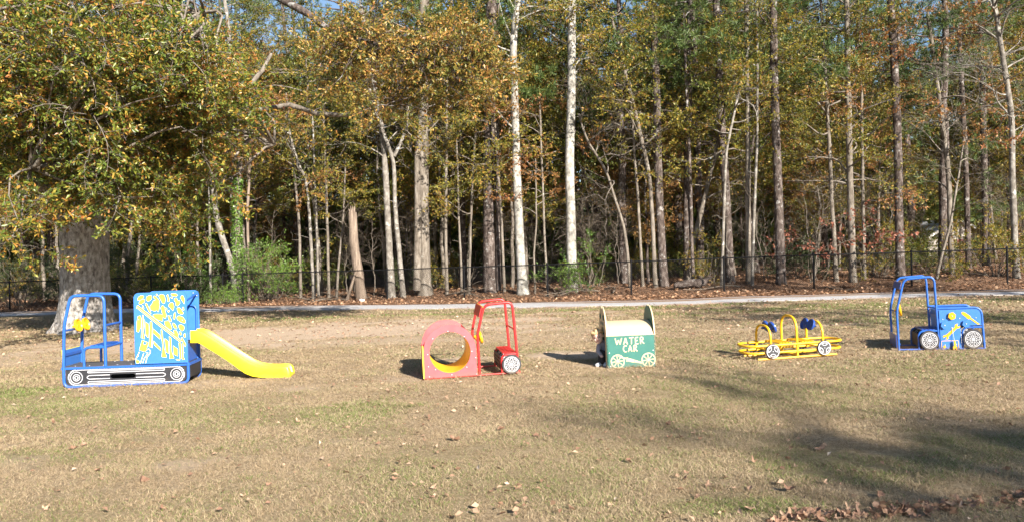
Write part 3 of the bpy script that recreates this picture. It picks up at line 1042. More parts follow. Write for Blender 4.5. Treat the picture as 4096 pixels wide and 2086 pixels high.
NEARLBL = 'slender understorey tree with yellowing leaves standing among the trunks just behind the fence'
FARLBL = 'leafy tree deep in the woods, half hidden behind the front row of trunks'
spots = []
for tries in range(4000):
    d = NR.uniform(32, 50)
    x = NR.uniform(-1, 1) * (d * .70 + 2)
    if d < fence_y(x) + 2.6 or any((x - a) ** 2 + ((d - b) * 1.1) ** 2 < (1.9 if d < 40 else 2.9) ** 2 for a, b in spots):
        continue
    if -9.5 < x < -1.5 and d < 35 and NR.uniform() < .5:
        continue
    if abs(x / d - .552) < .045:                         # open gap towards the house
        continue
    spots.append((x, d))
    if len(spots) >= 84:
        break
for x, d in spots:
    i = int(NR.choice(8, p=[.19, .14, .18, .05, .17, .12, .11, .04]))
    near = d < 39
    under_tree(i, x, d, NR.uniform(.8, 1.12) * (1 if near else 1.28), NR.uniform(0, 6.28), NEARLBL if near else FARLBL, 'understorey trees behind the fence' if near else 'leafy trees deep in the woods')


# ------------------------------------------------------------------ tall pines further back
def pine_crown(H, z0, n, rad):
    wd, lv = Wood(), Leaves()
    for i in range(n):
        k = (i + NR.uniform()) / n
        h = z0 + (H - z0) * k
        az = NR.uniform(0, 6.28)
        ln = rad * (.45 + .75 * math.sin(math.pi * (.18 + .75 * k))) * NR.uniform(.6, 1.1)
        p = np.array([0, 0, h])
        q = p + ln * np.array([math.cos(az), math.sin(az), NR.uniform(-.05, .45)])
        C = curve3(p, q, 6, -.05, .05)
        wd.tube(C, [.05, .015], 4)
        for j in range(9):
            t = NR.uniform(.4, 1.0)
            c = p + (q - p) * t + NR.normal(size=3) * np.array([.35, .35, .22])
            m = 26
            D = rand_unit(m) + np.array([0, 0, .35]) + (q - p) / ln * .4
            V, _, tt = leaves_arrays(np.repeat(c[None], m, 0), D, rand_unit(m), NR.uniform(.22, .34, m), .085, .5, .02, np.clip(NR.normal(.5, .25, m), 0, 1))
            lv.raw(V, tt)
    return wd, lv.mesh('crown')


pines = []
for H, z0, n, rad in ((21, 8.5, 46, 3.4), (19, 7, 44, 3.2), (22, 10, 42, 3.6)):
    P = np.stack([np.cumsum(NR.normal(size=20) * .05), np.cumsum(NR.normal(size=20) * .05), np.linspace(-.15, H, 20)], 1)
    P[0, :2] = 0
    tr = Wood()
    tr.tube(P, [.24, .17, .04], 9, .04)
    wd, cm = pine_crown(H, z0, n, rad)
    tr.raw(*wd.arrays())
    pines.append((tr.mesh('trunk'), None, cm))


def pine(k, x, y, s, rz, label, group):
    a, b, c = pines[k]
    root = thing('pine_tree', (x, y, gzs(x, y)), label, 'tree', group, (NR.normal() * .02, NR.normal() * .02, rz))
    root.scale = (s, s, s)
    link('trunk', a, root, BK_PINE)
    link('crown', c, root, LF_PIN)


PLBL = 'tall dark green pine rising behind the leafy trees at the back of the woods'
ps = []
for tries in range(3000):
    d = NR.uniform(39, 62)
    x = NR.uniform(-1, 1) * (d * .72 + 3)
    if any((x - a) ** 2 + (d - b) ** 2 < 3.5 ** 2 for a, b in ps):
        continue
    if d < 54 and abs(x / d - .565) < .03:
        continue
    ps.append((x, d))
    if len(ps) >= 58:
        break
for x, d in ps:
    pine(int(NR.integers(3)), x, d, NR.uniform(.85, 1.15), NR.uniform(0, 6.28), PLBL, 'tall pines at the back of the woods')
p_ = at(2790, 200, 33.5)
pine(1, p_.x, 33.5, .8, 2.0, 'young pine with long bright needles right of the tall pale trunk', None)
for u_, d_, s_, l_ in ((2730, 31.2, .74, 'pine with bright green needles high up, right of the dark pine beyond the water car'), (2480, 33, .82, 'dark green pine between the tall pale trunk and the dark pine trunk'), (3760, 31.5, .8, 'dark pine above the white house gable'), (1830, 33.5, .8, 'dark green pine behind the saplings left of the thick dark pine')):
    p_ = at(u_, 200, d_)
    pine(int(NR.integers(3)), p_.x, d_, s_, NR.uniform(0, 6.28), l_, None)

# crowns of the front pines whose bare trunks are seen: carried high, as part of the far woods' canopy they reach above the frame
def front_pine_crowns():
    for o in [o for o in COL.objects if o.name.startswith('pine_tree') and o.type == 'EMPTY' and 'group' not in o.keys()]:
        kids = [c for c in o.children]
        if any(c.name.startswith('crown') for c in kids):
            continue
        k = int(NR.integers(3))
        tr = [c for c in kids if c.name.startswith('trunk')][0]
        vv = np.array([tuple(v.co) for v in tr.data.vertices])
        top = vv[vv[:, 2] > vv[:, 2].max() - .5].mean(0)
        H = (21, 19, 22)[k]
        c = link('crown', pines[k][2], o, LF_PIN)
        c.location = (top[0], top[1], top[2] - H * .92)
        c.scale = (.92, .92, .92)


front_pine_crowns()


# ------------------------------------------------------------------ the far woods: one mass that closes the view
def far_woods():
    n = 95000
    x = NR.uniform(-62, 62, n)
    y = NR.uniform(54, 76, n)
    top = 12.5 + nz(x, y, 91, 3.5) * 3.0
    z = NR.uniform(0, 1, n) ** 1.5 * top
    clump = nz(x + z, y + z * .7, 92, 1.0) + nz(x - z, y, 93, .5) * .6
    k = (clump > -.45) | (z < 4.5)
    x, y, z = x[k], y[k], z[k]
    n = len(x)
    B = np.stack([x, y, z + gz(x, y)], 1)
    V, Tt, t = leaves_arrays(B, rand_unit(n), rand_unit(n), NR.uniform(.35, .75, n), .7, .5, .1, np.clip(NR.normal(.45, .28, n), 0, 1))
    tag(link('far_woods', mesh_np('far_woods', V, None, Tt, {'tint': t}), None, LF_OLV), 'dim mass of far foliage closing the view between the trunks', 'woods', kind='stuff')


far_woods()


# ------------------------------------------------------------------ shrubs and saplings along the fence
def shrub(label, x, y, rx, rz_, n, sprays, m, tint=(.5, .25), group=None, low=0.0, name='shrub', sc=1.0):
    root = thing(name, (x, y, gzs(x, y)), label, 'shrub', group)
    wd, lv = Wood(), Leaves()
    for i in range(n):
        a = NR.uniform(0, 6.28)
        k = NR.uniform(0, 1) ** .5
        e = np.array([math.cos(a) * rx * k, math.sin(a) * rx * .8 * k, low + (rz_ - low) * NR.uniform(.05, 1) * math.sqrt(max(.05, 1 - .75 * k * k))])
        b = np.array([e[0] * .25, e[1] * .25, -.05])
        C = curve3(b, e, 5, .12, .08)
        wd.tube(C, [.018, .006], 4)
        for j in range(2):
            d = np.array([math.cos(a) * .7, math.sin(a) * .7, .5]) + NR.normal(size=3) * .6
            c = C[-1] if j == 0 else C[NR.integers(2, 5)]
            put_spray(wd, lv, sprays[NR.integers(len(sprays))], c, d, sc * NR.uniform(.8, 1.2), NR.uniform(-1, 1), tint)
    link('stems', wd.mesh('stems'), root, BK_TWIG)
    link('foliage', lv.mesh('foliage'), root, m)


def sh(label, u, v, d, *a, **k):
    p = at(u, v, d)
    shrub(label, p.x, d, *a, **k)


sh('dense bright green shrub behind the fence right of the ivy-wrapped trunk', 1075, 1150, 33.2, 1.15, 2.5, 48, SP_SHRUB, LF_GRN, (.62, .25))
sh('low mound of green ivy at the road edge behind the blue excavator panel', 860, 1200, 32.0, 1.25, .5, 42, SP_SHRUB, LF_GRN, (.65, .25), name='ivy_mound', sc=.6)
sh('small green shrub at the foot of the tall pale trunk', 2345, 1130, 29.8, .75, 2.1, 9, SP_SHRUB, LF_GRN, (.35, .25))
sh('small light green shrub left of the tall pale trunk\'s foot', 2235, 1130, 29.4, .5, .9, 10, SP_SHRUB, LF_GRN, (.7, .2))
sh('sapling with hanging red leaves above the yellow climber', 3250, 1100, 28.2, 1.2, 1.9, 3, SP_BIG, LF_RED, R1, low=1.4)
sh('small bush with red leaves to the left of the blue loader\'s cab', 3420, 1090, 27.6, .7, 1.4, 2, SP_BIG, LF_RED, R1, low=.9)
sh('yellow-green bush at the far right behind the fence', 3980, 1090, 27.4, 1.0, 2.2, 20, SP_SML, LF_YEL, Y1, sc=.7)
sh('dim olive bush behind the oak trunk\'s right side', 560, 1150, 34.2, 1.7, 2.2, 40, SP_SHRUB, LF_OLV, Y2)
sh('dark green bush left of the ivy-clad tree behind the excavator', 740, 1150, 34.4, 1.3, 2.4, 34, SP_SHRUB, LF_GRN, (.3, .25))
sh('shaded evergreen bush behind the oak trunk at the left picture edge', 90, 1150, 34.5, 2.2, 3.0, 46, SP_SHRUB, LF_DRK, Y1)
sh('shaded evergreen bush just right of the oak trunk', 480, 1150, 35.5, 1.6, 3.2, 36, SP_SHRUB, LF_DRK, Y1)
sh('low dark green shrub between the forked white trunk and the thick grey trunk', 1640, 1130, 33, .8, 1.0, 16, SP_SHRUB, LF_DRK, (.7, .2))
sh('straggly bush with yellow leaves left of the vine-wrapped trunk', 2850, 1110, 29.8, .8, 1.6, 14, SP_SML, LF_YEL, Y1, sc=.6)
sh('low dark bush right of the grey-barked pine', 3190, 1105, 29.8, .9, 1.2, 16, SP_SHRUB, LF_DRK, (.6, .25))
sh('low olive bush behind the fence below the white house gable', 3700, 1090, 29, .9, .8, 14, SP_SML, LF_OLV, Y1, sc=.6)
sh('yellow bush between two trunks left of the blue loader\'s cab', 3520, 1090, 29, .9, 1.8, 18, SP_SML, LF_YEL, Y1, sc=.65)

sh('tall olive bush in the woods half covering the white house gable', 3800, 1090, 36, 1.2, 2.6, 24, SP_SML, LF_OLV, Y1, sc=.7)
sh('leafy yellow bush in the woods below the left end of the white roof', 3745, 1090, 38, .9, 1.6, 16, SP_SML, LF_YEL, Y1, sc=.7)

SHL = 'knee to head high undergrowth shrub in the shade between the tree trunks'
for i in range(46):
    d = NR.uniform(33.5, 50)
    x = NR.uniform(-1, 1) * d * .72
    if d < fence_y(x) + 3 or (abs(x / d - .56) < .04 and i >= 6):
        continue
    if i < 6:
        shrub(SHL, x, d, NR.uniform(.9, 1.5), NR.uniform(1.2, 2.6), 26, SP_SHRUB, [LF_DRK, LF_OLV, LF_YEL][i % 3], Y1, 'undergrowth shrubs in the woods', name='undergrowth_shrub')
        if i == 0:
            UG = []
        UG.append([o for o in COL.objects if o.name.startswith('undergrowth_shrub')][-1])
    else:
        src = UG[i % len(UG)]
        o = src.copy()
        COL.objects.link(o)
        o.location = (x, d, gzs(x, d))
        o.rotation_euler = (0, 0, NR.uniform(0, 6.28))
        o.scale = [NR.uniform(.8, 1.3)] * 3
        for ch in src.children:
            c = ch.copy()
            COL.objects.link(c)
            c.parent = o

# bare whips along the fence
SAP = 'thin bare twiggy sapling at the wood edge just behind the fence'
sapm = []
for i in range(5):
    H = NR.uniform(2.6, 4.6)
    P = np.stack([np.cumsum(NR.normal(size=14) * .06), np.cumsum(NR.normal(size=14) * .06), np.linspace(-.1, H, 14)], 1)
    P[0, :2] = 0
    wd, w2 = Wood(), Wood()
    wd.tube(P, [.024, .006], 5)
    crown_on(P, w2, None, SP_BARE, .8, H, 1.0, 9, 2, .55, up=.7, rlimb=.01)
    sapm.append((wd.mesh('stem'), w2.mesh('twigs')))
for i in range(40):
    x = NR.uniform(-12, 22)
    d = fence_y(x) + NR.uniform(1.3, 4.5)
    r = thing('bare_sapling', (x, d, gzs(x, d)), SAP, 'sapling', 'bare saplings along the fence', (NR.normal() * .08, NR.normal() * .08, NR.uniform(0, 6.28)))
    a, b = sapm[i % 5]
    link('stem', a, r, BK_GREY)
    link('twigs', b, r, BK_TWIG)

# fallen branches on the litter
FB = []
for i in range(4):
    w = Wood()
    L = NR.uniform(1.2, 2.4)
    C = curve3((0, 0, .05), (L, .1, .06), 7, .03, .05)
    w.tube(C, [.035, .012], 6)
    for k in range(6):
        c = C[NR.integers(1, 6)]
        w.tube(curve3(c, c + np.array([NR.uniform(.2, .7), NR.normal() * .4, NR.uniform(0, .25)]), 4, 0, .1), [.012, .004], 4)
    FB.append(w.mesh('fallen_branch'))
for i, (u, v, d) in enumerate([(1330, 1175, 31.5), (1390, 1180, 31.3), (1470, 1175, 31.8), (1780, 1165, 30.6), (1830, 1170, 30.2), (2230, 1160, 29), (2180, 1165, 28.8), (2400, 1150, 29.2), (2960, 1135, 28.2), (3300, 1135, 27.2), (3680, 1120, 27.3), (2450, 1155, 28.6), (1900, 1165, 30.2), (1240, 1185, 31.8), (1290, 1180, 32.2)]):
    p = at(u, v, d)
    o = link('fallen_branch', FB[i % 4], None, BK_TWIG)
    o.location = (p.x, d, gzs(p.x, d))
    o.rotation_euler = (0, NR.normal() * .08, NR.uniform(0, 6.28))
    tag(o, 'dead grey branch lying on the brown leaf litter behind the fence', 'branch', 'dead branches on the leaf litter')
w = Wood()
w.tube(curve3((-.9, 0, .12), (.25, 0, .22), 8, 0, .02), [.09, .15, .17], 10, .08)
w.tube(np.array([(.2, 0, .2), (.42, .03, .36), (.6, 0, .42)]), [.15, .07, .02], 7, .06)
o = link('fallen_log', w.mesh('fallen_log'), None, BK_PINE)
p = at(2790, 1120, 28.7)
o.location = (p.x, 28.7, gzs(p.x, 28.7))
tag(o, 'short weathered log lying behind the fence right of the dark pine', 'log')


# ------------------------------------------------------------------ the big oak at the left
def oak():
    ox, oy = -11.55, 20.2
    oz = gzs(ox, oy)
    root = thing('oak_tree', (ox, oy, oz), 'massive old oak with thick grey trunk and green-orange leaves at the left', 'tree')
    # trunk with root flare and lobes
    zs = np.array([-.2, 0, .12, .3, .6, 1.0, 1.6, 2.4, 3.2, 4.0, 4.8, 5.6])
    rs = np.array([.92, .84, .77, .71, .66, .625, .60, .605, .63, .64, .54, .38])
    n = 64
    zz = np.concatenate([np.linspace(-.2, 1, 16), np.linspace(1.1, 5.6, 30)])
    rs = np.interp(zz, zs, rs)
    zs = zz
    fur = [(int(NR.integers(9, 23)), NR.uniform(0, 6.28), NR.uniform(-.8, .8)) for _ in range(7)]
    V = []
    lob = NR.uniform(0, 6.28, 4)
    for z, r in zip(zs, rs):
        for k in range(n):
            a = 2 * math.pi * k / n
            fl = math.exp(-max(z, 0) / .35)
            q = r * (1 + .03 * math.sin(3 * a + lob[0]) + .03 * math.sin(5 * a + lob[1] + z * .5) + fl * .16 * math.sin(5 * a + lob[2]) + NR.normal() * .008 - .011 * sum(abs(math.sin(m_ * a / 2 + p_ + w_ * z)) ** .5 for m_, p_, w_ in fur[:4]))
            V.append((q * math.cos(a) + .01 * z, q * math.sin(a), z))
    V = np.array(V)
    i = np.arange(len(zs) - 1)[:, None] * n
    k = np.arange(n)[None, :]
    Q = np.stack([i + k, i + (k + 1) % n, i + n + (k + 1) % n, i + n + k], -1).reshape(-1, 4)
    link('trunk', mesh_np('trunk', V, Q, smooth_=True), root, BK_OAK)
    # main limbs: (start, end, start radius)
    L = [((.1, 0, 4.6), (-1.0, .5, 9.5), .42), ((.3, 0, 4.4), (1.9, .3, 9.8), .38), ((-.3, -.2, 4.0), (-4.2, -2.4, 6.4), .30), ((.4, -.2, 4.3), (4.6, -3.2, 7.4), .30),
         ((.2, -.5, 4.2), (.8, -5.6, 6.4), .28), ((-.2, -.4, 4.6), (-2.6, -5.2, 7.6), .25), ((.4, .4, 4.6), (4.2, 3.2, 8.2), .26), ((-.4, .4, 4.6), (-4.0, 3.2, 8.4), .26),
         ((0, .5, 4.8), (.2, 5.2, 8.5), .24), ((.5, -.1, 3.9), (5.6, -1.2, 4.7), .2), ((-.4, -.3, 3.6), (-3.2, -4.0, 3.9), .18), ((.2, -.5, 3.7), (1.6, -4.6, 3.8), .17)]
    wd, lv = Wood(), Leaves()
    nodes = []
    for a, b, r in L:
        C = curve3(a, b, 10, .06, .05)
        wd.tube(C, [r, r * .75, r * .35, .05], 9, .03)
        nodes += [c for c in C[3:]]
    nodes = np.array(nodes)
    # long bent limb reaching right, its pale end showing above the road
    lim = np.array([np.array(at(u, v, d)) - (ox, oy, oz) for u, v, d in ((430, 560, 20), (700, 470, 19.6), (1000, 450, 19), (1160, 420, 18.8), (1270, 455, 18.6), (1360, 460, 18.5), (1450, 462, 18.4))])
    wd.tube(lim, [.13, .085, .065, .055, .045], 8, .03)
    # targets for leaf clusters: a shell of the crown, denser toward the front and right
    tg = []
    while len(tg) < 290:
        v = NR.normal(size=3)
        v /= np.linalg.norm(v)
        v *= NR.uniform(.45, 1.0) ** .5
        p = np.array([-.5, -.8, 6.6]) + v * np.array([4.8, 6.2, 4.0])
        if p[2] < 4.3 or p[2] > 11:
            continue
        if p[2] < 4.4 and p[1] > 1.5:
            continue
        tg.append(p)
    def px(u, v, d):
        return np.array(at(u, v, d)) - (ox, oy, oz)
    for u0, u1, v0, v1, d0, d1, m in ((0, 150, 620, 860, 13.5, 16.5, 20), (0, 80, 860, 980, 13.5, 15, 6), (120, 680, 540, 720, 14, 17.5, 52), (170, 520, 660, 780, 15.8, 18, 22), (60, 500, 440, 660, 13.5, 16, 30), (600, 830, 600, 800, 16, 19, 13), (330, 420, 800, 850, 15.5, 17, 2),
                                      (500, 900, 300, 580, 15, 19, 26), (850, 980, 400, 540, 16, 19, 6), (0, 500, 0, 600, 13, 17, 46), (450, 860, 130, 420, 14, 18, 26), (560, 820, 850, 960, 17.5, 19, 5)):
        for _ in range(m):
            tg.append(px(NR.uniform(u0, u1), NR.uniform(v0, v1), NR.uniform(d0, d1)))
    sv = np.array([-SUN_DIR.x, -SUN_DIR.y, -math.tan(SUN_EL)])
    for p in tg:
        # keep the trunk's foot in the sun: skip most clusters whose shadow falls on it
        k_ = (-p[0] * sv[0] - p[1] * sv[1])
        hit_ = p + sv * k_
        if k_ > 0 and math.hypot(hit_[0], hit_[1]) < 1.6 and -.6 < hit_[2] < 1.75 and NR.uniform() < .9:
            continue
        dd = np.linalg.norm(nodes - p, axis=1) + np.maximum(0, nodes[:, 2] - p[2]) * .3
        q = nodes[dd.argmin()]
        ln = np.linalg.norm(p - q)
        if ln > .25:
            wd.tube(curve3(q, p, 6, .08, .08), [.012 + .011 * ln, .008], 5)
        out = (p - np.array([0, 0, 5.0]))
        out /= max(np.linalg.norm(out), .1)
        for j in range(3):
            d = out * .7 + NR.normal(size=3) * np.array([.7, .7, .45]) + np.array([0, -.15, -.1])
            put_spray(wd, lv, SP_OAK[NR.integers(6)], p - out * .3 + NR.normal(size=3) * .15, d, NR.uniform(.75, 1.15), NR.uniform(-.6, .6), (.49, .28))
    # dead twigs hanging inside
    for _ in range(7):
        q = nodes[NR.integers(len(nodes))]
        put_spray(wd, None, SP_BARE[NR.integers(5)], q, NR.normal(size=3) + np.array([.3, -.8, -.3]), NR.uniform(.5, .8), NR.uniform(-1, 1))
    link('branches', wd.mesh('branches'), root, BK_GREY)
    link('crown', lv.mesh('crown'), root, LF_OAK)
    # the high limb over the middle, with turning leaves, as a second part of the same tree
    wd, lv = Wood(), Leaves()
    P = [np.array((1.2, -.1, 7.8)), px(900, -160, 17.5), px(1140, 5, 16.5), px(1230, 55, 16), px(1330, 130, 15.6), px(1480, 170, 15.2), px(1700, 220, 15), px(1880, 260, 14.8)]
    C = np.concatenate([P[i] + (P[i + 1] - P[i]) * np.linspace(0, 1, 5)[:-1, None] for i in range(len(P) - 1)] + [P[-1][None]])
    wd.tube(C, [.17, .12, .085, .07, .055, .03, .015], 8, .03)
    for u0, u1, v0, v1, m in ((1280, 1500, 110, 280, 8), (1450, 1900, 110, 320, 26), (1480, 1800, 300, 430, 9), (1240, 1400, 180, 270, 4), (1850, 1940, 200, 310, 3)):
        for _ in range(m):
            p = px(NR.uniform(u0, u1), NR.uniform(v0, v1), NR.uniform(14.2, 16.6))
            q = C[12:][np.linalg.norm(C[12:] - p, axis=1).argmin()]
            wd.tube(curve3(q, p, 5, .05, .08), [.02, .007], 4)
            for j in range(3):
                put_spray(wd, lv, SP_OAK[NR.integers(6)], p, NR.normal(size=3) * np.array([.9, .8, .4]) + np.array([.3, -.1, -.1]), NR.uniform(.6, .95), NR.uniform(-.6, .6), (.42, .27))
    for _ in range(14):
        q = C[NR.integers(10, len(C))]
        put_spray(wd, None, SP_BARE[NR.integers(5)], q, NR.normal(size=3) * np.array([1, .6, .3]) + np.array([.2, 0, -.5]), NR.uniform(.6, 1.0), NR.uniform(-1, 1))
    lo = link('high_limb', wd.mesh('high_limb'), root, BK_PINE)
    lo['label'] = 'long dark limb reaching out over the middle of the lawn'
    cr = link('limb_leaves', lv.mesh('limb_leaves'), lo, LF_LIMB)
    cr['label'] = 'orange and yellow turning leaves of the high limb'


oak()


# ------------------------------------------------------------------ shade trees beside and behind the viewer (their shadows cross the lawn at the right)
def shade_tree(x, y, H, rad, limbs, seed_label, z0=3.6):
    z = gzs(x, y)
    root = thing('shade_tree', (x, y, z), seed_label, 'tree')
    P = np.stack([np.cumsum(NR.normal(size=20) * .06), np.cumsum(NR.normal(size=20) * .06), np.linspace(-.15, H, 20)], 1)
    P[0, :2] = 0
    tr, wd, lv = Wood(), Wood(), Leaves()
    tr.tube(P, [.30, .2, .05], 10, .03)
    crown_on(P, wd, lv, SP_BIG, z0, H, rad, limbs, 4, 1.1, (.5, .25), up=.5, rlimb=.07)
    tr.raw(*wd.arrays())
    link('trunk', tr.mesh('trunk'), root, BK_PALE)
    link('crown', lv.mesh('crown'), root, LF_ORG)


shade_tree(16.6, -18.6, 14.5, 1.35, 13, 'tall half bare sycamore far behind the viewer, shading the right foreground', 11.3)
shade_tree(19.6, -18.2, 14.6, 1.3, 8, 'second tall half bare sycamore behind the viewer, standing further right', 11.4)
shade_tree(16.8, 1.5, 10.5, 2.4, 18, 'half bare sycamore beyond the right picture edge, shading the lawn by the loader')
shade_tree(22, 8, 12, 3.4, 26, 'tall sycamore outside the picture on the right, shading the road')


# ------------------------------------------------------------------ chain link fence
FENCE_MAT = paint('black_vinyl_fence', (.007, .007, .008), .7, .2, spec=.15, mud=False)


def build_fence():
    xs0 = [-24.9, -21.8, -18.7, -15.6, -12.5]
    us = [972, 1260, 1549, 1858, 2192, 2526, 2898, 3257, 3648, 4031]
    X = list(xs0)
    for u in us:
        d = 30.0
        for _ in range(12):
            d = float(fence_y(at(u, 1190, d).x))
        X.append(at(u, 1190, d).x)
    X = sorted(X) + [X[-1] + 3.05, X[-1] + 6.1]
    X = np.array(X)
    Y = fence_y(X)
    Z = gz(X, Y)
    Z = np.convolve(np.pad(Z, 1, mode='edge'), [.25, .5, .25], 'valid')
    H = 1.24
    o = thing('chain_link_fence', (X[8], Y[8], Z[8]), 'long black chain link fence between the gravel road and the woods', 'fence')
    O = np.array([X[8], Y[8], Z[8]])
    pm = MB()
    pm.tube([(0, 0, -.1), (0, 0, H + .02)], .033, 10)
    pm.lathe([(.042, -.02), (.044, .02), (.02, .05), (.0, .055)], Matrix.Translation((0, 0, H + .02)), 10)
    pme = pm.mesh('post')
    for x, y, z in zip(X, Y, Z):
        p = link('post', pme, o, FENCE_MAT)
        p.location = (x - O[0], y - O[1], z - O[2])
        p.rotation_euler = (NR.normal() * .008, NR.normal() * .008, 0)
    rail = MB()
    rail.tube([(x - O[0], y - O[1], z - O[2] + H - .01) for x, y, z in zip(X, Y, Z)], .021, 8)
    rail.build('top_rail', FENCE_MAT, o)
    # woven wire as two families of slanting wires
    W = Wood()
    seg = np.concatenate([[0], np.cumsum(np.hypot(np.diff(X), np.diff(Y)))])
    Ltot = seg[-1]
    step = .075
    f = lambda s: np.stack([np.interp(s, seg, X), np.interp(s, seg, Y) - .024, np.interp(s, seg, Z)], -1) - O
    hh = H - .02
    for sg, off in ((1, 0), (-1, -.007)):
        for s0 in np.arange(-hh, Ltot + hh, step):
            s1 = s0 + sg * hh
            a, b = max(0, min(s0, s1)), min(Ltot, max(s0, s1))
            if b - a < .05:
                continue
            ss = np.array([a, (a + b) / 2, b])
            hs = (ss - s0) * sg
            p = f(ss)
            p[:, 2] += .01 + hs
            p[:, 1] += off
            W.tube(p, [.0026, .0026], 3)
    m = link('wire_mesh', W.mesh('wire_mesh'), o, FENCE_MAT)
    m['kind'] = 'stuff'


build_fence()


# ------------------------------------------------------------------ house glimpsed through the trees at the right
def build_house():
    p = at(3835, 960, 52)
    x0, y0 = p.x, 52.0
    z = gzs(x0, y0)
    h = thing('house', (x0, y0, z), 'brick house with a white roof gable glimpsed far off through the trees at the right', 'house')
    h.scale = (.6, .6, .6)
    bm_, nn, bb = mat_nodes('house_brick')
    bt = nn.nodes.new('ShaderNodeTexBrick')
    bt.inputs['Color1'].default_value = (.27, .13, .09, 1)
    bt.inputs['Color2'].default_value = (.34, .18, .13, 1)
    bt.inputs['Mortar'].default_value = (.42, .38, .34, 1)
    bt.inputs['Scale'].default_value = 4
    tc = nn.nodes.new('ShaderNodeTexCoord')
    nn.links.new(tc.outputs['Object'], bt.inputs[0])
    nn.links.new(bt.outputs[0], bb.inputs['Base Color'])
    bb.inputs['Roughness'].default_value = .9
    white = paint('white_house_trim', (.82, .80, .76), .5, .05, mud=False)
    roof = paint('pale_metal_roof', (.55, .55, .56), .6, .12, 3, mud=False)
    glass = paint('dark_window_glass', (.03, .035, .04), .5, .1, spec=.2)
    E, A, Hf, D = 2.35, 4.2, 3.6, 9
    MB().prism([(-Hf, 0), (Hf, 0), (Hf, E), (0, A), (-Hf, E)], 0, D).build('wall', bm_, h, 0)
    for s in (-1, 1):
        b = MB()
        b.add([(0, -.4, A + .12), (s * (Hf + .5), -.4, E - .13), (s * (Hf + .5), D + .4, E - .13), (0, D + .4, A + .12), (0, -.4, A + .24), (s * (Hf + .5), -.4, E - .01), (s * (Hf + .5), D + .4, E - .01), (0, D + .4, A + .24)],
              [(0, 1, 2, 3), (4, 7, 6, 5), (0, 4, 5, 1), (1, 5, 6, 2), (2, 6, 7, 3), (3, 7, 4, 0)])
        r = b.build('roof', roof, h, 0)
        b = MB()
        b.add([(0, -.43, A + .25), (s * (Hf + .5), -.43, E), (s * (Hf + .5), -.43, E - .32), (0, -.43, A - .12), (0, -.405, A + .25), (s * (Hf + .5), -.405, E), (s * (Hf + .5), -.405, E - .32), (0, -.405, A - .12)],
              [(0, 1, 2, 3), (4, 7, 6, 5), (0, 4, 5, 1), (1, 5, 6, 2), (2, 6, 7, 3), (3, 7, 4, 0)])
        b.build('fascia', white, r, 0)
    for x in (-2, 1.6):
        w_ = MB().box(x - .5, x + .5, -.05, .03, .95, 1.95).build('window', roof, h, 0)
        MB().box(x - .45, x + .45, -.07, -.055, 1.0, 1.9).build('pane', glass, w_, 0)
    MB().box(-.2, .75, -.06, .03, 0, 2.05).build('door', paint('house_door', (.2, .06, .05), .5), h, 0)


build_house()

# ------------------------------------------------------------------ play equipment materials
BLUE_T = paint('blue_painted_steel', (.02, .105, .41), .35, .1)
BLUE_P = paint('blue_sheet_plastic', (.034, .155, .48), .42, .06)
YEL_G = paint('yellow_routed_plastic', (.78, .70, .045), .45, .05)
YEL_S = paint('yellow_slide_plastic', (.85, .58, .012), .34, .05, dirt=.1)
YEL_W = paint('yellow_moulded_plastic', (.80, .40, .012), .35, .08)
YEL_T = paint('yellow_painted_steel', (.80, .44, .012), .35, .08)
YEL_IN = paint('yellow_tunnel_plastic', (.80, .47, .02), .4, .06)
RED_T = paint('red_painted_steel', (.52, .022, .022), .33, .1)
RED_P = paint('sheen_pale_red_sheet_plastic', (.62, .085, .095), .36, .08, spec=.7)  # red shifted to pink: sun sheen and overexposure put into the base colour
BLACK_P = paint('charcoal_sheet_plastic', (.022, .022, .026), .5, .2)
DECK = paint('grey_coated_deck', (.075, .072, .075), .7, .25, 30)
WHITE_G = paint('white_routed_plastic', (.58, .58, .60), .45, .06)
BOLT = paint('galvanised_bolt', (.55, .55, .57), .3, .1)
TEAL = paint('teal_green_sheet_plastic', (.03, .14, .112), .42, .07)
CREAM = paint('cream_sheet_plastic', (.58, .455, .28), .45, .06)
BLUE_W = paint('dark_blue_moulded_plastic', (.018, .06, .27), .3, .1)
RUBBER = paint('charcoal_tyre_plastic', (.035, .034, .038), .55, .15)


def place(name, u, v, label, cat, yaw=0.0, tilt=.011, dz=0.0):
    """an empty at the ground point seen at photo pixel (u, v)"""
    d = 11.0
    for _ in range(30):
        p = at(u, v, d)
        g = gzs(p.x, d)
        d = d * (CAMH - g) / max(CAMH - p.z, .1) * .6 + d * .4
    p = at(u, v, d)
    return thing(name, (p.x, d, gzs(p.x, d) + dz), label, cat, None, (0, -tilt, yaw))


def bolt(parent, x, y, z, r=.011, axis='y'):
    M4 = Matrix.Translation((x, y, z)) @ (Matrix.Rotation(math.pi / 2, 4, 'X') if axis == 'y' else Matrix.Rotation(math.pi / 2, 4, 'Y'))
    return MB().lathe([(r, 0), (r, .003), (r * .8, .007), (0, .009)], M4, 10).build('bolt', BOLT, parent)


def steering(parent, x, y, z, r, nx, nz_, mat, hub=.09, name='steering_wheel', ny=0.0):
    """dished wheel whose axle runs along (nx, 0, nz_): rim in front, cone behind"""
    ax = Vector((nx, ny, nz_)).normalized()
    M4 = Matrix.Translation((x, y, z)) @ ax.to_track_quat('Z', 'Y').to_matrix().to_4x4()
    b = MB().lathe([(.014, -hub), (.02, -hub * .7), (.03, -hub * .4), (r * .55, -.018), (r * .93, -.022), (r, -.008), (r * .98, .008), (r * .86, .012), (r * .78, -.006), (r * .3, -.012), (.02, -.004), (0, -.004)], M4, 28)
    return b.build(name, mat, parent)


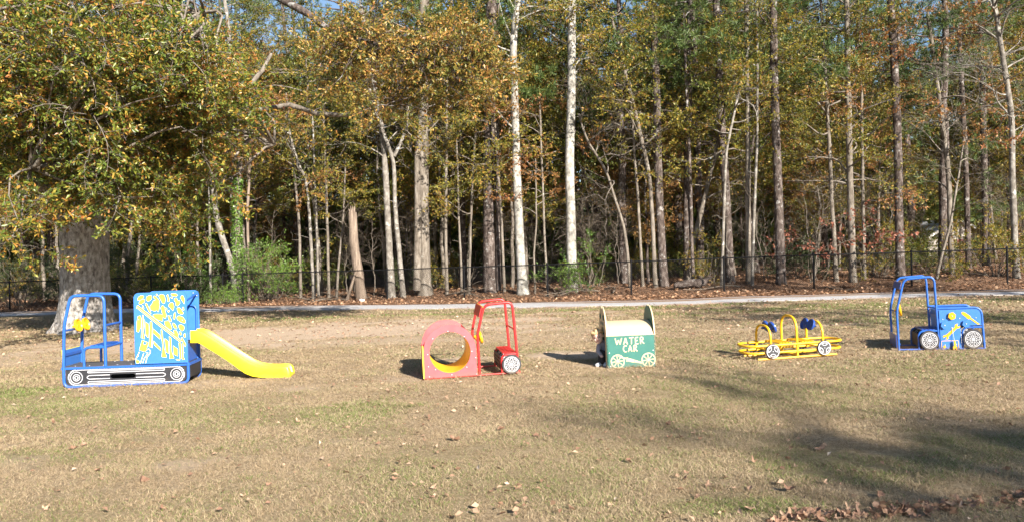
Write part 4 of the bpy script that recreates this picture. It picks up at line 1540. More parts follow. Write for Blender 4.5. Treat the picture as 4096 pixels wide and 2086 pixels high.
def spoked_wheel(parent, x, y, z, r, n=9):
    w = MB().lathe([(0, .014), (r * .97, .014), (r, .008), (r, -.014), (0, -.014)], Matrix.Translation((x, y, z)) @ Matrix.Rotation(math.pi / 2, 4, 'X'), 36).build('wheel', RUBBER, parent)
    yf = y - .0165
    MB().ring(circle(x, z, r * .80, 36), circle(x, z, r * .745, 36), yf, yf + .006).build('rim', WHITE_G, w, 0)
    MB().ring(circle(x, z, r * .17, 20), circle(x, z, r * .085, 20), yf, yf + .006).build('hub', WHITE_G, w, 0)
    for k in range(n):
        a = 2 * math.pi * k / n + .17
        da, db = .265, .075
        o = [(x + r * .66 * math.cos(a - da), z + r * .66 * math.sin(a - da)), (x + r * .68 * math.cos(a), z + r * .68 * math.sin(a)), (x + r * .66 * math.cos(a + da), z + r * .66 * math.sin(a + da)), (x + r * .25 * math.cos(a + db * 2.2), z + r * .25 * math.sin(a + db * 2.2)), (x + r * .25 * math.cos(a - db * 2.2), z + r * .25 * math.sin(a - db * 2.2))]
        c = (sum(p[0] for p in o) / 5, sum(p[1] for p in o) / 5)
        i = [(c[0] + (p[0] - c[0]) * .70, c[1] + (p[1] - c[1]) * .72) for p in o]
        MB().ring(o, i, yf + .0005, yf + .006).build('spoke', WHITE_G, w, 0)
    bolt(w, x, yf + .002, z, r * .06)
    return w


def stroke(parent, name, pts, y, r, mat, closed=False, n=8):
    return MB().tube([(x, y, z) for x, z in pts], r, n, closed, squash=((0, 1, 0), .35)).build(name, mat, parent)


# ------------------------------------------------------------------ blue excavator with yellow slide
def excavator():
    E = place('excavator_climber', 257, 1553, 'blue toddler excavator climber with track panels and a yellow slide', 'playground equipment', math.radians(6), .0)
    E.scale = (.98, 1, 1)
    S = 769.0
    D = .54
    zP = .295

    def q(zx, zy):
        z = zP + (958 - zy) / S
        return ((zx - 150) / S + (z - zP) * .02, z)

    XR = 1.69
    rt = .021
    # lower frames: U of tube round each track panel
    for y in (0, D):
        f = fillet([(0, y, zP + .01), (0, y, .02), (XR, y, .02), (XR, y, zP + .01)], .09)
        MB().tube(f, rt).build('lower_frame', BLUE_T, E)
    # deck with rim
    MB().box(-.03, XR + .03, -.012, D + .012, zP - .03, zP - .002).build('deck_frame', BLUE_T, E, 0)
    MB().box(.01, XR - .01, .012, D - .012, zP - .0015, zP + .004).build('deck', DECK, E, 0)
    for i in range(5):
        for j in (0.08, D - .08):
            MB().lathe([(.008, 0), (.006, .004), (0, .005)], Matrix.Translation((.12 + .19 * i, j, zP + .004)), 8).build('bolt', BOLT, E)
    # track panels, with the slot cut through
    for side, y0 in (('front', .012), ('rear', D - .012)):
        x0, x1, z0, z1 = .025, XR - .025, .045, zP - .034
        out = [(x0 + .05, z0), (x1 - .07, z0)] + [(x1 - .07 + .07 * math.sin(a), z0 + .07 - .07 * math.cos(a)) for a in np.linspace(.3, 1.57, 5)] + [(x1, z1), (x0, z1)] + [(x0 + .05 - .05 * math.cos(a), z0 + .05 - .05 * math.sin(a)) for a in np.linspace(.1, 1.3, 4)]
        sl0, sl1, sz0, sz1 = .62, .965, .118, .178
        slot = [(sl0 + .03, sz0), (sl1 - .03, sz0), (sl1, sz0 + .02), (sl1, sz1 - .02), (sl1 - .03, sz1), (sl0 + .03, sz1), (sl0, sz1 - .02), (sl0, sz0 + .02)]
        ang = sorted(set([round(math.atan2(z - .148, (x - .79)), 5) for x, z in out + slot] + list(np.linspace(-3.1, 3.1, 30))))

        def hit(poly, a):
            c = (.79, .148)
            dx, dz = math.cos(a), math.sin(a)
            best = None
            for i in range(len(poly)):
                (ax, az), (bx, bz) = poly[i], poly[(i + 1) % len(poly)]
                ex, ez = bx - ax, bz - az
                den = dx * ez - dz * ex
                if abs(den) < 1e-12:
                    continue
                t = ((ax - c[0]) * ez - (az - c[1]) * ex) / den
                s = ((ax - c[0]) * dz - (az - c[1]) * dx) / den
                if t > 0 and -1e-6 <= s <= 1 + 1e-6 and (best is None or t > best):
                    best = t
            best = best or .01
            return (c[0] + dx * best, c[1] + dz * best)
        tp = MB().ring([hit(out, a) for a in ang], [hit(slot, a) for a in ang], y0 - .006, y0 + .006).build('track_panel', BLACK_P, E, 0)
        if side == 'rear':
            continue
        yf = y0 - .008
        # white routed tread outline: two staggered dashed loops and the inner loops
        zc = .148
        def stad(xa, xb, r, n=12):
            return [(xb + r * math.sin(a), zc - r * math.cos(a)) for a in np.linspace(0, math.pi, n)] + [(xa - r * math.sin(a), zc + r * math.cos(a)) for a in np.linspace(0, math.pi, n)]
        loop = stad(.165, 1.525, .102, 16)
        P = [Vector((x, 0, z)) for x, z in loop]
        per = [0]
        for i in range(len(P)):
            per.append(per[-1] + (P[(i + 1) % len(P)] - P[i]).length)
        def on(s, off):
            s %= per[-1]
            for i in range(len(P)):
                if per[i + 1] >= s:
                    k = (s - per[i]) / max(per[i + 1] - per[i], 1e-9)
                    p = P[i].lerp(P[(i + 1) % len(P)], k)
                    t = (P[(i + 1) % len(P)] - P[i]).normalized()
                    return (p.x + t.z * off, p.z - t.x * off)
            return (P[0].x, P[0].z)
        nseg = 34
        for k in range(nseg):
            s0, s1 = per[-1] * k / nseg, per[-1] * (k + .92) / nseg
            stroke(tp, 'tread', [on(s0, -.001), on(s0 + .01, .010), on((s0 + s1) / 2, .010), on(s1 - .01, .010), on(s1, -.001)], yf, .0042, WHITE_G)
        stroke(tp, 'tread_loop', loop, yf, .0036, WHITE_G, True)
        for cx in (.165, 1.525):
            for r_ in (.08, .045, .022):
                stroke(tp, 'sprocket_ring', circle(cx, zc, r_, 28), yf, .0045 if r_ > .03 else .005, WHITE_G, True)
        for xa, xb, za, r_ in ((.33, 1.35, .221, .012), (.33, 1.35, .076, .012)):
            stroke(tp, 'track_bar', [(xb + r_ * math.sin(a), za - r_ * math.cos(a)) for a in np.linspace(0, math.pi, 7)] + [(xa - r_ * math.sin(a), za + r_ * math.cos(a)) for a in np.linspace(0, math.pi, 7)], yf, .0045, WHITE_G, True)
        for pts in ([(.615, .172), (.34, .172), (.315, .16), (.307, .148), (.315, .134), (.34, .122), (.615, .122)], [(.97, .172), (1.34, .172), (1.365, .16), (1.373, .148), (1.365, .134), (1.34, .122), (.97, .122)]):
            stroke(tp, 'track_bar', pts, yf, .005, WHITE_G)
    # end sill between the track panels on the right
    MB().box(XR - .02, XR + .02, .03, D - .03, zP - .2, zP - .034).build('end_sill', BLACK_P, E, 0)
    # cab frames
    for y in (.0, D - .0):
        f = fillet([(.0, y, zP), (.02, y, .87), (.115, y, 1.285), (.565, y, 1.275), (.565, y, zP)], .09)
        MB().tube(f, rt).build('cab_frame', BLUE_T, E)
        f = fillet([(.275, y, zP), (.275, y, .56), (.56, y, .56)], .075)
        MB().tube(f, .018).build('seat_arch', BLUE_T, E)
    for z, x in ((.56, .565), (.86, .565)):
        MB().tube([(x, .015, z), (x, D - .015, z)], .017).build('cross_bar', BLUE_T, E)
    for i, x in enumerate((.36, .42, .48)):
        MB().box(x, x + .045, .01, D - .01, .570, .588).build('seat_slat', BLUE_T, E, 0)
    MB().tube([(.02, .0, .80), (.02, D, .80)], .014).build('dash_bar', BLUE_T, E)
    fp = MB().box(-.012, .002, .024, D - .024, zP + .01, zP + .235).build('front_plate', BLUE_P, E, 0)
    MB().box(-.028, -.0125, .015, D - .015, zP + .005, zP + .24).build('front_plate_face', YEL_G, fp, 0)
    MB().box(.0025, .016, .024, D - .024, zP + .15, zP + .19).build('front_plate_bar', BLUE_T, fp, 0)
    for y in (.2, .43):
        steering(E, .125, y, .86, .095, .96, .25, YEL_W, hub=.085)
    # side panels with routed rocks and conveyor
    x0, x1 = q(890, 500)[0] - .005, XR + .005

    def panel_poly(top, r):
        return [(x0, zP + .012), (x1, zP + .012)] + [(x1 - r + r * math.sin(a), top - r + r * math.cos(a)) for a in np.linspace(math.pi / 2, 0, 7)] + [(x0 + r - r * math.sin(a), top - r + r * math.cos(a)) for a in np.linspace(0, math.pi / 2, 7)]
    pf = MB().prism(panel_poly(1.30, .07), -.012, .004).build('side_panel', BLUE_P, E, 0)
    MB().prism(panel_poly(1.30, .07), D - .004, D + .012).build('side_panel', BLUE_P, E, 0)
    rocks = [[(920, 265), (930, 230), (955, 212), (990, 215), (988, 240), (950, 262)], [(935, 305), (945, 270), (985, 250), (1002, 262), (998, 285), (960, 310)], [(1012, 262), (1018, 225), (1060, 210), (1076, 225), (1070, 262), (1030, 282)],
             [(1090, 240), (1092, 218), (1112, 222), (1150, 265), (1155, 298), (1135, 278)], [(1115, 202), (1130, 198), (1138, 222), (1122, 217)], [(1142, 220), (1175, 202), (1205, 215), (1218, 270), (1205, 312), (1180, 295), (1160, 250)],
             [(1228, 215), (1245, 205), (1252, 235), (1262, 270), (1256, 290), (1235, 285), (1240, 250)], [(1272, 205), (1290, 197), (1335, 205), (1350, 225), (1320, 235), (1280, 222)], [(1268, 238), (1290, 234), (1300, 252), (1280, 254)],
             [(1305, 270), (1320, 245), (1342, 255), (1348, 288), (1366, 268), (1372, 315), (1340, 340), (1322, 325), (1325, 300)], [(1372, 250), (1388, 222), (1405, 225), (1420, 270), (1415, 320), (1398, 290)],
             [(1052, 330), (1075, 305), (1090, 270), (1125, 265), (1158, 310), (1150, 360), (1142, 400), (1120, 370), (1110, 390), (1060, 370)], [(1245, 330), (1270, 295), (1300, 300), (1308, 350), (1295, 390), (1275, 365)],
             [(1335, 360), (1360, 348), (1382, 370), (1410, 420), (1395, 430), (1350, 415)], [(1392, 350), (1408, 345), (1414, 385), (1402, 384)], [(1165, 350), (1180, 325), (1200, 330), (1228, 440), (1215, 470), (1195, 460)],
             [(1080, 420), (1120, 415), (1176, 418), (1190, 440), (1186, 500), (1130, 475), (1100, 455)], [(1335, 450), (1360, 440), (1400, 455), (1430, 500), (1425, 528), (1385, 515), (1340, 485)], [(1240, 430), (1255, 435), (1282, 490), (1278, 510), (1250, 480)],
             [(1295, 470), (1305, 415), (1322, 400), (1325, 430), (1312, 485)], [(1200, 498), (1250, 490), (1272, 530), (1286, 582), (1268, 592), (1215, 550)], [(1352, 545), (1380, 532), (1415, 560), (1415, 590), (1390, 612), (1360, 580)],
             [(1284, 517), (1310, 520), (1336, 560), (1338, 588), (1305, 570)], [(1298, 592), (1330, 597), (1356, 650), (1348, 670), (1310, 640)], [(1357, 615), (1372, 612), (1392, 645), (1372, 655)], [(1405, 640), (1425, 632), (1430, 670), (1412, 685)],
             [(1378, 670), (1395, 680), (1420, 730), (1432, 750), (1425, 785), (1402, 735)], [(1238, 385), (1255, 375), (1260, 395), (1245, 405)], [(970, 320), (980, 318), (993, 355), (985, 360)], [(1208, 352), (1222, 350), (1236, 366), (1228, 382)]]
    conv = [[(912, 325), (930, 318), (1395, 712), (1384, 718)], [(912, 333), (1378, 722), (1375, 736), (912, 344)], [(1000, 298), (1020, 296), (1058, 380), (1066, 418), (1040, 385)], [(925, 435), (950, 428), (962, 455), (958, 555), (935, 605), (912, 600), (915, 500)],
            [(975, 420), (985, 425), (970, 670), (958, 668)], [(990, 470), (1000, 480), (986, 600), (998, 680), (976, 675)], [(1004, 495), (1040, 522), (1042, 600), (1035, 670), (1005, 640)], [(1056, 490), (1075, 503), (1075, 560), (1062, 770), (1040, 765), (1050, 600)],
            [(1088, 575), (1158, 640), (1160, 690), (1084, 620)], [(1085, 700), (1163, 785), (1163, 812), (1095, 745)], [(1080, 560), (1084, 562), (1076, 780), (1070, 778)], [(1168, 580), (1182, 598), (1200, 790), (1228, 885), (1174, 880), (1184, 760), (1170, 650)],
            [(1205, 680), (1245, 710), (1248, 845), (1222, 830)], [(1253, 660), (1274, 676), (1280, 830), (1306, 900), (1257, 900), (1262, 780)], [(1295, 760), (1345, 800), (1345, 878), (1300, 855)], [(1355, 730), (1378, 740), (1382, 905), (1366, 905)],
            [(1390, 735), (1402, 740), (1405, 890), (1418, 915), (1390, 918)], [(1322, 908), (1370, 912), (1365, 926), (1332, 920)]]
    for k, (lst, nm) in enumerate(((rocks, 'rock_cutout'), (conv, 'conveyor_cutout'))):
        for i, poly in enumerate(lst):
            pp = fillet([(*q(*p), 0) for p in poly], .014 if k == 0 else .004, 2, True)
            MB().prism([(p[0], p[1]) for p in pp], -.0155 - .0002 * (i % 5), -.011).build(nm, YEL_G, pf, 0)
    hd = [q(*p) for p in ((968, 690), (1038, 720), (1005, 820), (938, 798))]
    MB().prism(hd, -.0155, -.011).build('piston_cutout', YEL_G, pf, 0)
    c = q(998, 725)
    MB().prism(circle(c[0], c[1], .022, 16), -.0175, -.011).build('piston_eye', BLUE_P, pf, 0)
    c = q(922, 922)
    MB().prism(circle(c[0], c[1], .024, 16), -.0155, -.011).build('piston_pivot', YEL_G, pf, 0)
    for pts in (((940, 815), (905, 890), (906, 915)), ((985, 830), (950, 940)), ((1012, 800), (1036, 788), (1056, 808), (1052, 835), (1020, 875), (1004, 940)), ((1010, 830), (1028, 825), (1024, 845), (990, 890), (975, 938))):
        stroke(pf, 'hose_cutout', [q(*p) for p in pts], -.012, .0052, YEL_G)
    for zx, zy in ((1018, 640), (1396, 490), (932, 862), (1410, 842), (1275, 440), (935, 470)):
        bolt(pf, *(q(zx, zy)[0], -.0165, q(zx, zy)[1]), r=.007)
    # inside: bracket and hoop handle by the slide
    MB().tube([(1.66, .02, 1.16), (1.66, D - .02, 1.24)], .014).build('panel_brace', BLUE_T, E)
    MB().box(1.60, 1.69, D - .012, D - .0045, 1.20, 1.28).build('brace_plate', BLUE_T, E, 0)
    bolt(E, 1.62, D - .013, 1.26, .008)
    bolt(E, 1.67, D - .013, 1.22, .008)
    MB().tube(fillet([(1.50, D - .03, zP), (1.50, D - .03, 1.08), (1.665, D - .03, 1.08), (1.665, D - .03, zP)], .09), .015).build('hoop_handle', BLUE_T, E)
    MB().box(x0 + .02, x1 - .04, .07, D - .07, .556, .58).build('slide_deck', DECK, E, 0)
    MB().box(x1 - .045, x1 - .03, .03, D - .03, zP + .01, .555).build('riser_panel', BLUE_T, E, 0)
    MB().box(x0 + .02, x0 + .035, .03, D - .03, zP + .01, .555).build('riser_panel', BLUE_T, E, 0)
    # slide
    S2 = 803.0
    def s2(zx, zy):
        return (XR + .01 + (zx - 262) / S2, .735 - (zy - 590) / S2 * 1.0)
    top = [s2(*p) for p in ((262, 592), (340, 594), (400, 615), (470, 660), (600, 752), (740, 852), (850, 928), (930, 980), (1010, 1014), (1100, 1034), (1200, 1040), (1300, 1040), (1345, 1046), (1372, 1070), (1384, 1110))]
    bot = [s2(*p) for p in ((262, 722), (345, 724), (385, 745), (440, 782), (580, 876), (700, 962), (790, 1035), (870, 1095), (950, 1130), (1050, 1150), (1170, 1156), (1290, 1156), (1345, 1156), (1376, 1156), (1386, 1152))]
    yA, yB = .09, D - .12
    V, F = [], []
    for (tx, tz), (bx, bz) in zip(top, bot):
        tz += .01
        # cross section: out-bottom front, rim, inner floor, rim, out-bottom rear
        ix, iz = bx + (tx - bx) * .3, bz + (tz - bz) * .3
        mx_, mz_ = bx + (tx - bx) * .8, bz + (tz - bz) * .8
        sec = [(bx, yA, bz), (mx_, yA - .004, mz_), (tx, yA + .006, tz), (tx, yA + .03, tz), (mx_, yA + .045, mz_), (ix, yA + .06, iz), (ix, yB - .06, iz), (mx_, yB - .045, mz_), (tx, yB - .03, tz), (tx, yB - .006, tz), (mx_, yB + .004, mz_), (bx, yB, bz)]
        V += sec
    n = 12
    for i in range(len(top) - 1):
        for k in range(n):
            F.append((i * n + k, i * n + (k + 1) % n, (i + 1) * n + (k + 1) % n, (i + 1) * n + k))
    for i in (0, len(top) - 1):
        a = i * n
        F += [(a, a + 1, a + 4, a + 5), (a + 1, a + 2, a + 3, a + 4), (a, a + 5, a + 6, a + 11), (a + 11, a + 6, a + 7, a + 10), (a + 10, a + 7, a + 8, a + 9)]
    b = MB()
    b.add(V, F)
    b.build('slide', YEL_S, E, 50)


excavator()


# ------------------------------------------------------------------ red tractor with crawl ring
def tractor():
    E = place('tractor_climber', 1700, 1518, 'red toddler tractor frame with a sheen-paled red crawl ring at its left end', 'playground equipment', math.radians(8.5), .024)
    W, D, zc, rh = .71, .82, .353, .278
    cx = W / 2
    N = 72
    ang = sorted([2 * math.pi * i / N - math.pi for i in range(N)] + [math.atan2(.02 - zc, s * W / 2) for s in (-1, 1)])

    def outer(a, grow=0):
        dx, dz = math.cos(a), math.sin(a)
        w = W / 2 + grow
        # arch with round top, straight sides, flat bottom
        t = 1e9
        if dz < 0:
            t = min(t, (zc - .02) / -dz)
        if abs(dx) > 1e-6:
            tt = w / abs(dx)
            if zc + dz * tt <= .376:
                t = min(t, tt)
        if dz > 0:
            o = zc - .376                                # circle of radius w about z=.376
            bq = dz * o
            t2 = -bq + math.sqrt(max(0, bq * bq - (o * o - w * w)))
            if zc + dz * t2 > .376:
                t = min(t, t2)
        return (cx + dx * t, zc + dz * t)
    out = [outer(a) for a in ang]
    inn = [(cx + rh * math.cos(a), zc + rh * math.sin(a)) for a in ang]
    for y in (0, D):
        p = MB().ring(out, inn, y, y + .019).build('ring_panel', RED_P, E, 0)
        MB().ring([(cx + (x - cx) * .999, zc + (z - zc) * .999) for x, z in out], [(cx + (x - cx) * 1.004, zc + (z - zc) * 1.004) for x, z in inn], y + .0192, y + .028).build('yellow_core', YEL_G, p, 0)
        if y == 0:
            for zx, zy in ((840, 535), (640, 630), (565, 835), (568, 995), (657, 1035), (575, 1128), (866, 1108), (1065, 1012), (1140, 805), (1048, 608), (1187, 888), (1190, 1107)):
                bolt(p, (zx - 520) / 971 * 1.01 + .005, 0, (1170 - zy - (zx - 520) * .045) / 971, .0075)
    t = MB().ring([(cx + (rh + .012) * math.cos(a), zc + (rh + .012) * math.sin(a)) for a in ang], [(cx + (rh - .001) * math.cos(a), zc + (rh - .001) * math.sin(a)) for a in ang], .029, D - .001)
    t.build('tunnel', YEL_IN, E, 60)
    MB().box(-.02, -.004, -.006, .03, .02, .46).build('edge_strip', YEL_G, E, 0)
    MB().box(-.018, -.004, .031, D, .02, .40).build('end_board', RED_P, E, 0)
    xa, xb = .745, 1.285
    rt = .0185
    for y in (.02, D - .05):
        MB().tube([(.0, y, .014), (xb + .02, y, .014)], .013).build('base_bar', RED_T, E)
        f = fillet([(xa, y, .01), (xa - .008, y, .56), (.845, y, .965), (1.235, y, .985), (xb, y, .01)], .085)
        MB().tube(f, rt).build('cab_frame', RED_T, E)
        f = fillet([(xb - .01, y, .27), (1.055, y, .27), (1.055, y, .015)], .085)
        MB().tube(f, .016).build('seat_arch', RED_T, E)
    y0, y1 = .02, D - .05
    for x, z in ((1.272, .27), (1.26, .60), (xa, .47)):
        MB().tube([(x, y0, z), (x, y1, z)], .012).build('cross_bar', RED_T, E)
    for i in range(4):
        MB().box(1.075 + .048 * i, 1.115 + .048 * i, y0 + .005, y1 - .005, .282, .296).build('seat_slat', RED_T, E, 0)
    for i in range(4):
        MB().box(1.040, 1.052, y0 + .02, y1 - .02, .06 + .052 * i, .098 + .052 * i).build('seat_front_slat', BLACK_P, E, 0)
    m = MB()
    m.add([(.768, y0 - .0, .80), (.808, y0, .945), (.808, y1, .945), (.768, y1, .80), (.788, y0, .795), (.828, y0, .94), (.828, y1, .94), (.788, y1, .795)], [(0, 1, 2, 3), (4, 7, 6, 5), (0, 4, 5, 1), (1, 5, 6, 2), (2, 6, 7, 3), (3, 7, 4, 0)])
    pl = m.build('brow_plate', RED_T, E, 0)
    m = MB()
    m.add([(.789, y0 - .01, .790), (.831, y0 - .01, .945), (.831, y1 + .01, .945), (.789, y1 + .01, .790), (.799, y0 - .01, .788), (.841, y0 - .01, .943), (.841, y1 + .01, .943), (.799, y1 + .01, .788)], [(0, 1, 2, 3), (4, 7, 6, 5), (0, 4, 5, 1), (1, 5, 6, 2), (2, 6, 7, 3), (3, 7, 4, 0)])
    m.build('brow_plate_back', YEL_G, pl, 0)
    for y in (.28, .52):
        steering(E, .815, y, .50, .088, .97, .2, YEL_W, hub=.08)
    spoked_wheel(E, 1.185, y0 - .035, .138, .132)
    spoked_wheel(E, 1.185, y1 + .035, .138, .132)
    for x in (.3, .6):
        MB().box(x - .02, x + .02, .03, D, .016, .03).build('floor_strut', RED_T, E, 0)


tractor()


# ------------------------------------------------------------------ green water car
def letter_paths():
    def arc(cx, cz, rx, rz, a0, a1, n=9):
        return [(cx + rx * math.cos(math.radians(a0 + (a1 - a0) * i / n)), cz + rz * math.sin(math.radians(a0 + (a1 - a0) * i / n))) for i in range(n + 1)]
    return {'W': (1.25, [[(0, 1), (.3, .02)], [(.3, .02), (.62, .72)], [(.62, .72), (.9, .05)], [(.9, .05), (1.25, 1.02)]]),
            'A': (.78, [[(0, 0), (.40, 1.0)], [(.40, 1.0), (.72, .02)], [(.14, .34), (.62, .36)]]),
            'T': (.8, [[(0, .98), (.85, 1.02)], [(.42, .98), (.40, 0)]]),
            'E': (.6, [[(.04, 1), (.04, .0)], [(.04, .99), (.58, 1.0)], [(.04, .02), (.6, .04)], [(.04, .52), (.5, .54)]]),
            'R': (.68, [[(.06, 0), (.04, .98)], [(.04, .98), (.30, 1.0), (.50, .93), (.58, .80), (.52, .64), (.36, .54), (.10, .48)], [(.16, .48), (.74, .03)]]),
            'C': (.66, [arc(.42, .5, .42, .5, 55, 300, 12)])}


def water_car():
    E = place('water_car_playhouse', 2430, 1471, 'green and cream toddler playhouse lettered WATER CAR', 'playground equipment', math.radians(1.0), .018)
    W, D, zt = .695, .76, .455
    pf = MB().box(0, W, 0, .019, .0, zt).build('front_panel', TEAL, E, 0)
    MB().box(0, W, D - .019, D, .0, zt).build('rear_panel', TEAL, E, 0)
    # barrel roof, a real curved sheet
    V, F = [], []
    N = 26
    yc, zc = D / 2, zt - .02
    for s, (ry, rz) in enumerate(((D / 2 - .022, .20), (D / 2 - .034, .188))):
        for i in range(N + 1):
            a = math.pi * i / N
            for x in (.021, W - .03):
                V.append((x, yc - ry * math.cos(a), zc + rz * max(0.0, math.sin(a)) ** .9))
    o = (N + 1) * 2
    for i in range(N):
        a = i * 2
        F += [(a, a + 2, a + 3, a + 1), (o + a + 1, o + a + 3, o + a + 2, o + a), (a, o + a, o + a + 2, a + 2), (a + 1, a + 3, o + a + 3, o + a + 1)]
    MB().add(V, F).build('barrel_roof', CREAM, E, 40)
    MB().box(-.004, W + .004, -.0025, .0165, zt - .004, zt + .006).build('panel_top_edge', CREAM, E, 0)

    # end walls: pointed arches with a forked tip and a round doorway
    prof = []
    H = .845
    left = [(.0, 0), (.0, .46), (.012, .54), (.045, .64), (.10, .73), (.185, .80), (.275, .838), (.335, .852), (.352, .845), (.37, .805)]
    prof = left + [(D - y, z) for y, z in reversed(left)]
    door = [(D / 2 + .225, 0), (D / 2 + .225, .36)] + [(D / 2 + .225 * math.cos(a), .36 + .2 * math.sin(a)) for a in np.linspace(.15, math.pi - .15, 12)] + [(D / 2 - .225, .36), (D / 2 - .225, 0)]
    poly = prof + door                                   # in (y, z); runs round the outside and back through the doorway
    for x0, x1, sgn in ((-.001, .020, -1), (W - .020, W + .001, 1)):
        def plate(xa, xb, k=0.0):
            n = len(poly)
            cy, cz = D / 2, .4
            P = [(cy + (y - cy) * (1 - k), cz + (z - cz) * (1 - k) if z > 0 else .002 * (k > 0)) for y, z in poly]
            V = [(xa, y, z) for y, z in P] + [(xb, y, z) for y, z in P]
            F = [tuple(range(n)), tuple(range(2 * n - 1, n - 1, -1))] + [(i, i + n, (i + 1) % n + n, (i + 1) % n) for i in range(n)]
            return MB().add(V, F)
        w = plate(x0 + .002, x1 - .002).build('end_wall', CREAM, E, 0)
        # teal skin on the inner face above the roof
        xi = x1 - .0015 if sgn < 0 else x0 + .0015
        up = [(.03, zt + .03), (.045, .58), (.09, .69), (.17, .78), (.27, .825), (.345, .835), (D - .345, .835), (D - .27, .825), (D - .17, .78), (D - .09, .69), (D - .045, .58), (D - .03, zt + .03)]
        bot = [(yc + (D / 2 - .012) * math.cos(a), zc + .212 * math.sin(a)) for a in np.linspace(.2, math.pi - .2, 14)]
        pl = up + bot
        n = len(pl)
        e = -.003 * sgn
        MB().add([(xi, y, z) for y, z in pl] + [(xi + e, y, z) for y, z in pl], [tuple(range(n)), tuple(range(2 * n - 1, n - 1, -1))] + [(i, i + n, (i + 1) % n + n, (i + 1) % n) for i in range(n)]).build('inner_skin', TEAL, w, 0)
        # raised scrolls on the outer face
        xo = x0 - .001 if sgn < 0 else x1 + .001
        for m in (-1, 1):
            for cy, cz, r in ((.16, .69, .05), (.09, .60, .028)):
                pts = [(xo, D / 2 + m * cy + r * (1 - k / 22) * math.cos(k * .55), cz + r * (1 - k / 22) * math.sin(k * .55)) for k in range(20)]
                MB().tube(pts, .006, 6).build('scroll', TEAL, w)
    # lettering
    LP = letter_paths()
    for word, x0, z0, h, gap, sl in (('WATER', .122, .326, .094, .024, .035), ('CAR', .235, .222, .088, .022, .035)):
        x = x0
        for ch in word:
            w, st = LP[ch]
            for k, pts in enumerate(st):
                if k == 0:
                    first = stroke(pf, 'letter', [(x + px * h * .80, z0 + pz * h + (x - x0) * 0) for px, pz in pts], -.0005, .0086, CREAM)
                else:
                    stroke(first, 'letter_bar', [(x + px * h * .80, z0 + pz * h) for px, pz in pts], -.0008, .0086, CREAM)
            x += w * h * .80 + gap
    # wagon wheels and shaft
    for cx, cz, r in ((.148, .092, .1), (.585, .098, .101)):
        wh = MB().ring(circle(cx, cz, r, 36), circle(cx, cz, r * .84, 36), -.006, .001).build('wagon_wheel', CREAM, pf, 0)
        for k in range(4):
            a = math.pi * k / 4 + .12
            dx, dz = math.cos(a), math.sin(a)
            t = .0062
            e = -.0052 - .0003 * k
            MB().prism([(cx - dx * r * .86 - dz * t, cz - dz * r * .86 + dx * t), (cx - dx * r * .86 + dz * t, cz - dz * r * .86 - dx * t), (cx + dx * r * .86 + dz * t, cz + dz * r * .86 - dx * t), (cx + dx * r * .86 - dz * t, cz + dz * r * .86 + dx * t)][::-1], e, .001).build('spoke', CREAM, wh, 0)
        bolt(wh, cx, -.006, cz, .007)
    K = 1 / 4.23 / 283
    f = lambda zx, zy: ((zx - 1228) * K, (1188 - zy - (zx - 1228) * .035) * K)
    sh_ = [[(1410, 985), (1425, 978), (1500, 1000), (1552, 1010), (1546, 1034), (1480, 1018)], [(1556, 1000), (1580, 1000), (1572, 1078), (1550, 1076)], [(1584, 1012), (1690, 1042), (1682, 1092), (1576, 1072)], [(1696, 1046), (1790, 1075), (1850, 1098), (1840, 1112), (1780, 1104), (1688, 1088)]]
    for k, pl in enumerate(sh_):
        MB().prism([f(*p) for p in pl], -.0045 + .0002 * k, .001).build('shaft_cutout', CREAM, pf, 0)
    for zx, zy in ((1270, 930), (1282, 1155), (2012, 886), (2022, 1108)):
        x, z = f(zx, zy)
        bolt(pf, x, 0, z, .009)
    return E


water_car()


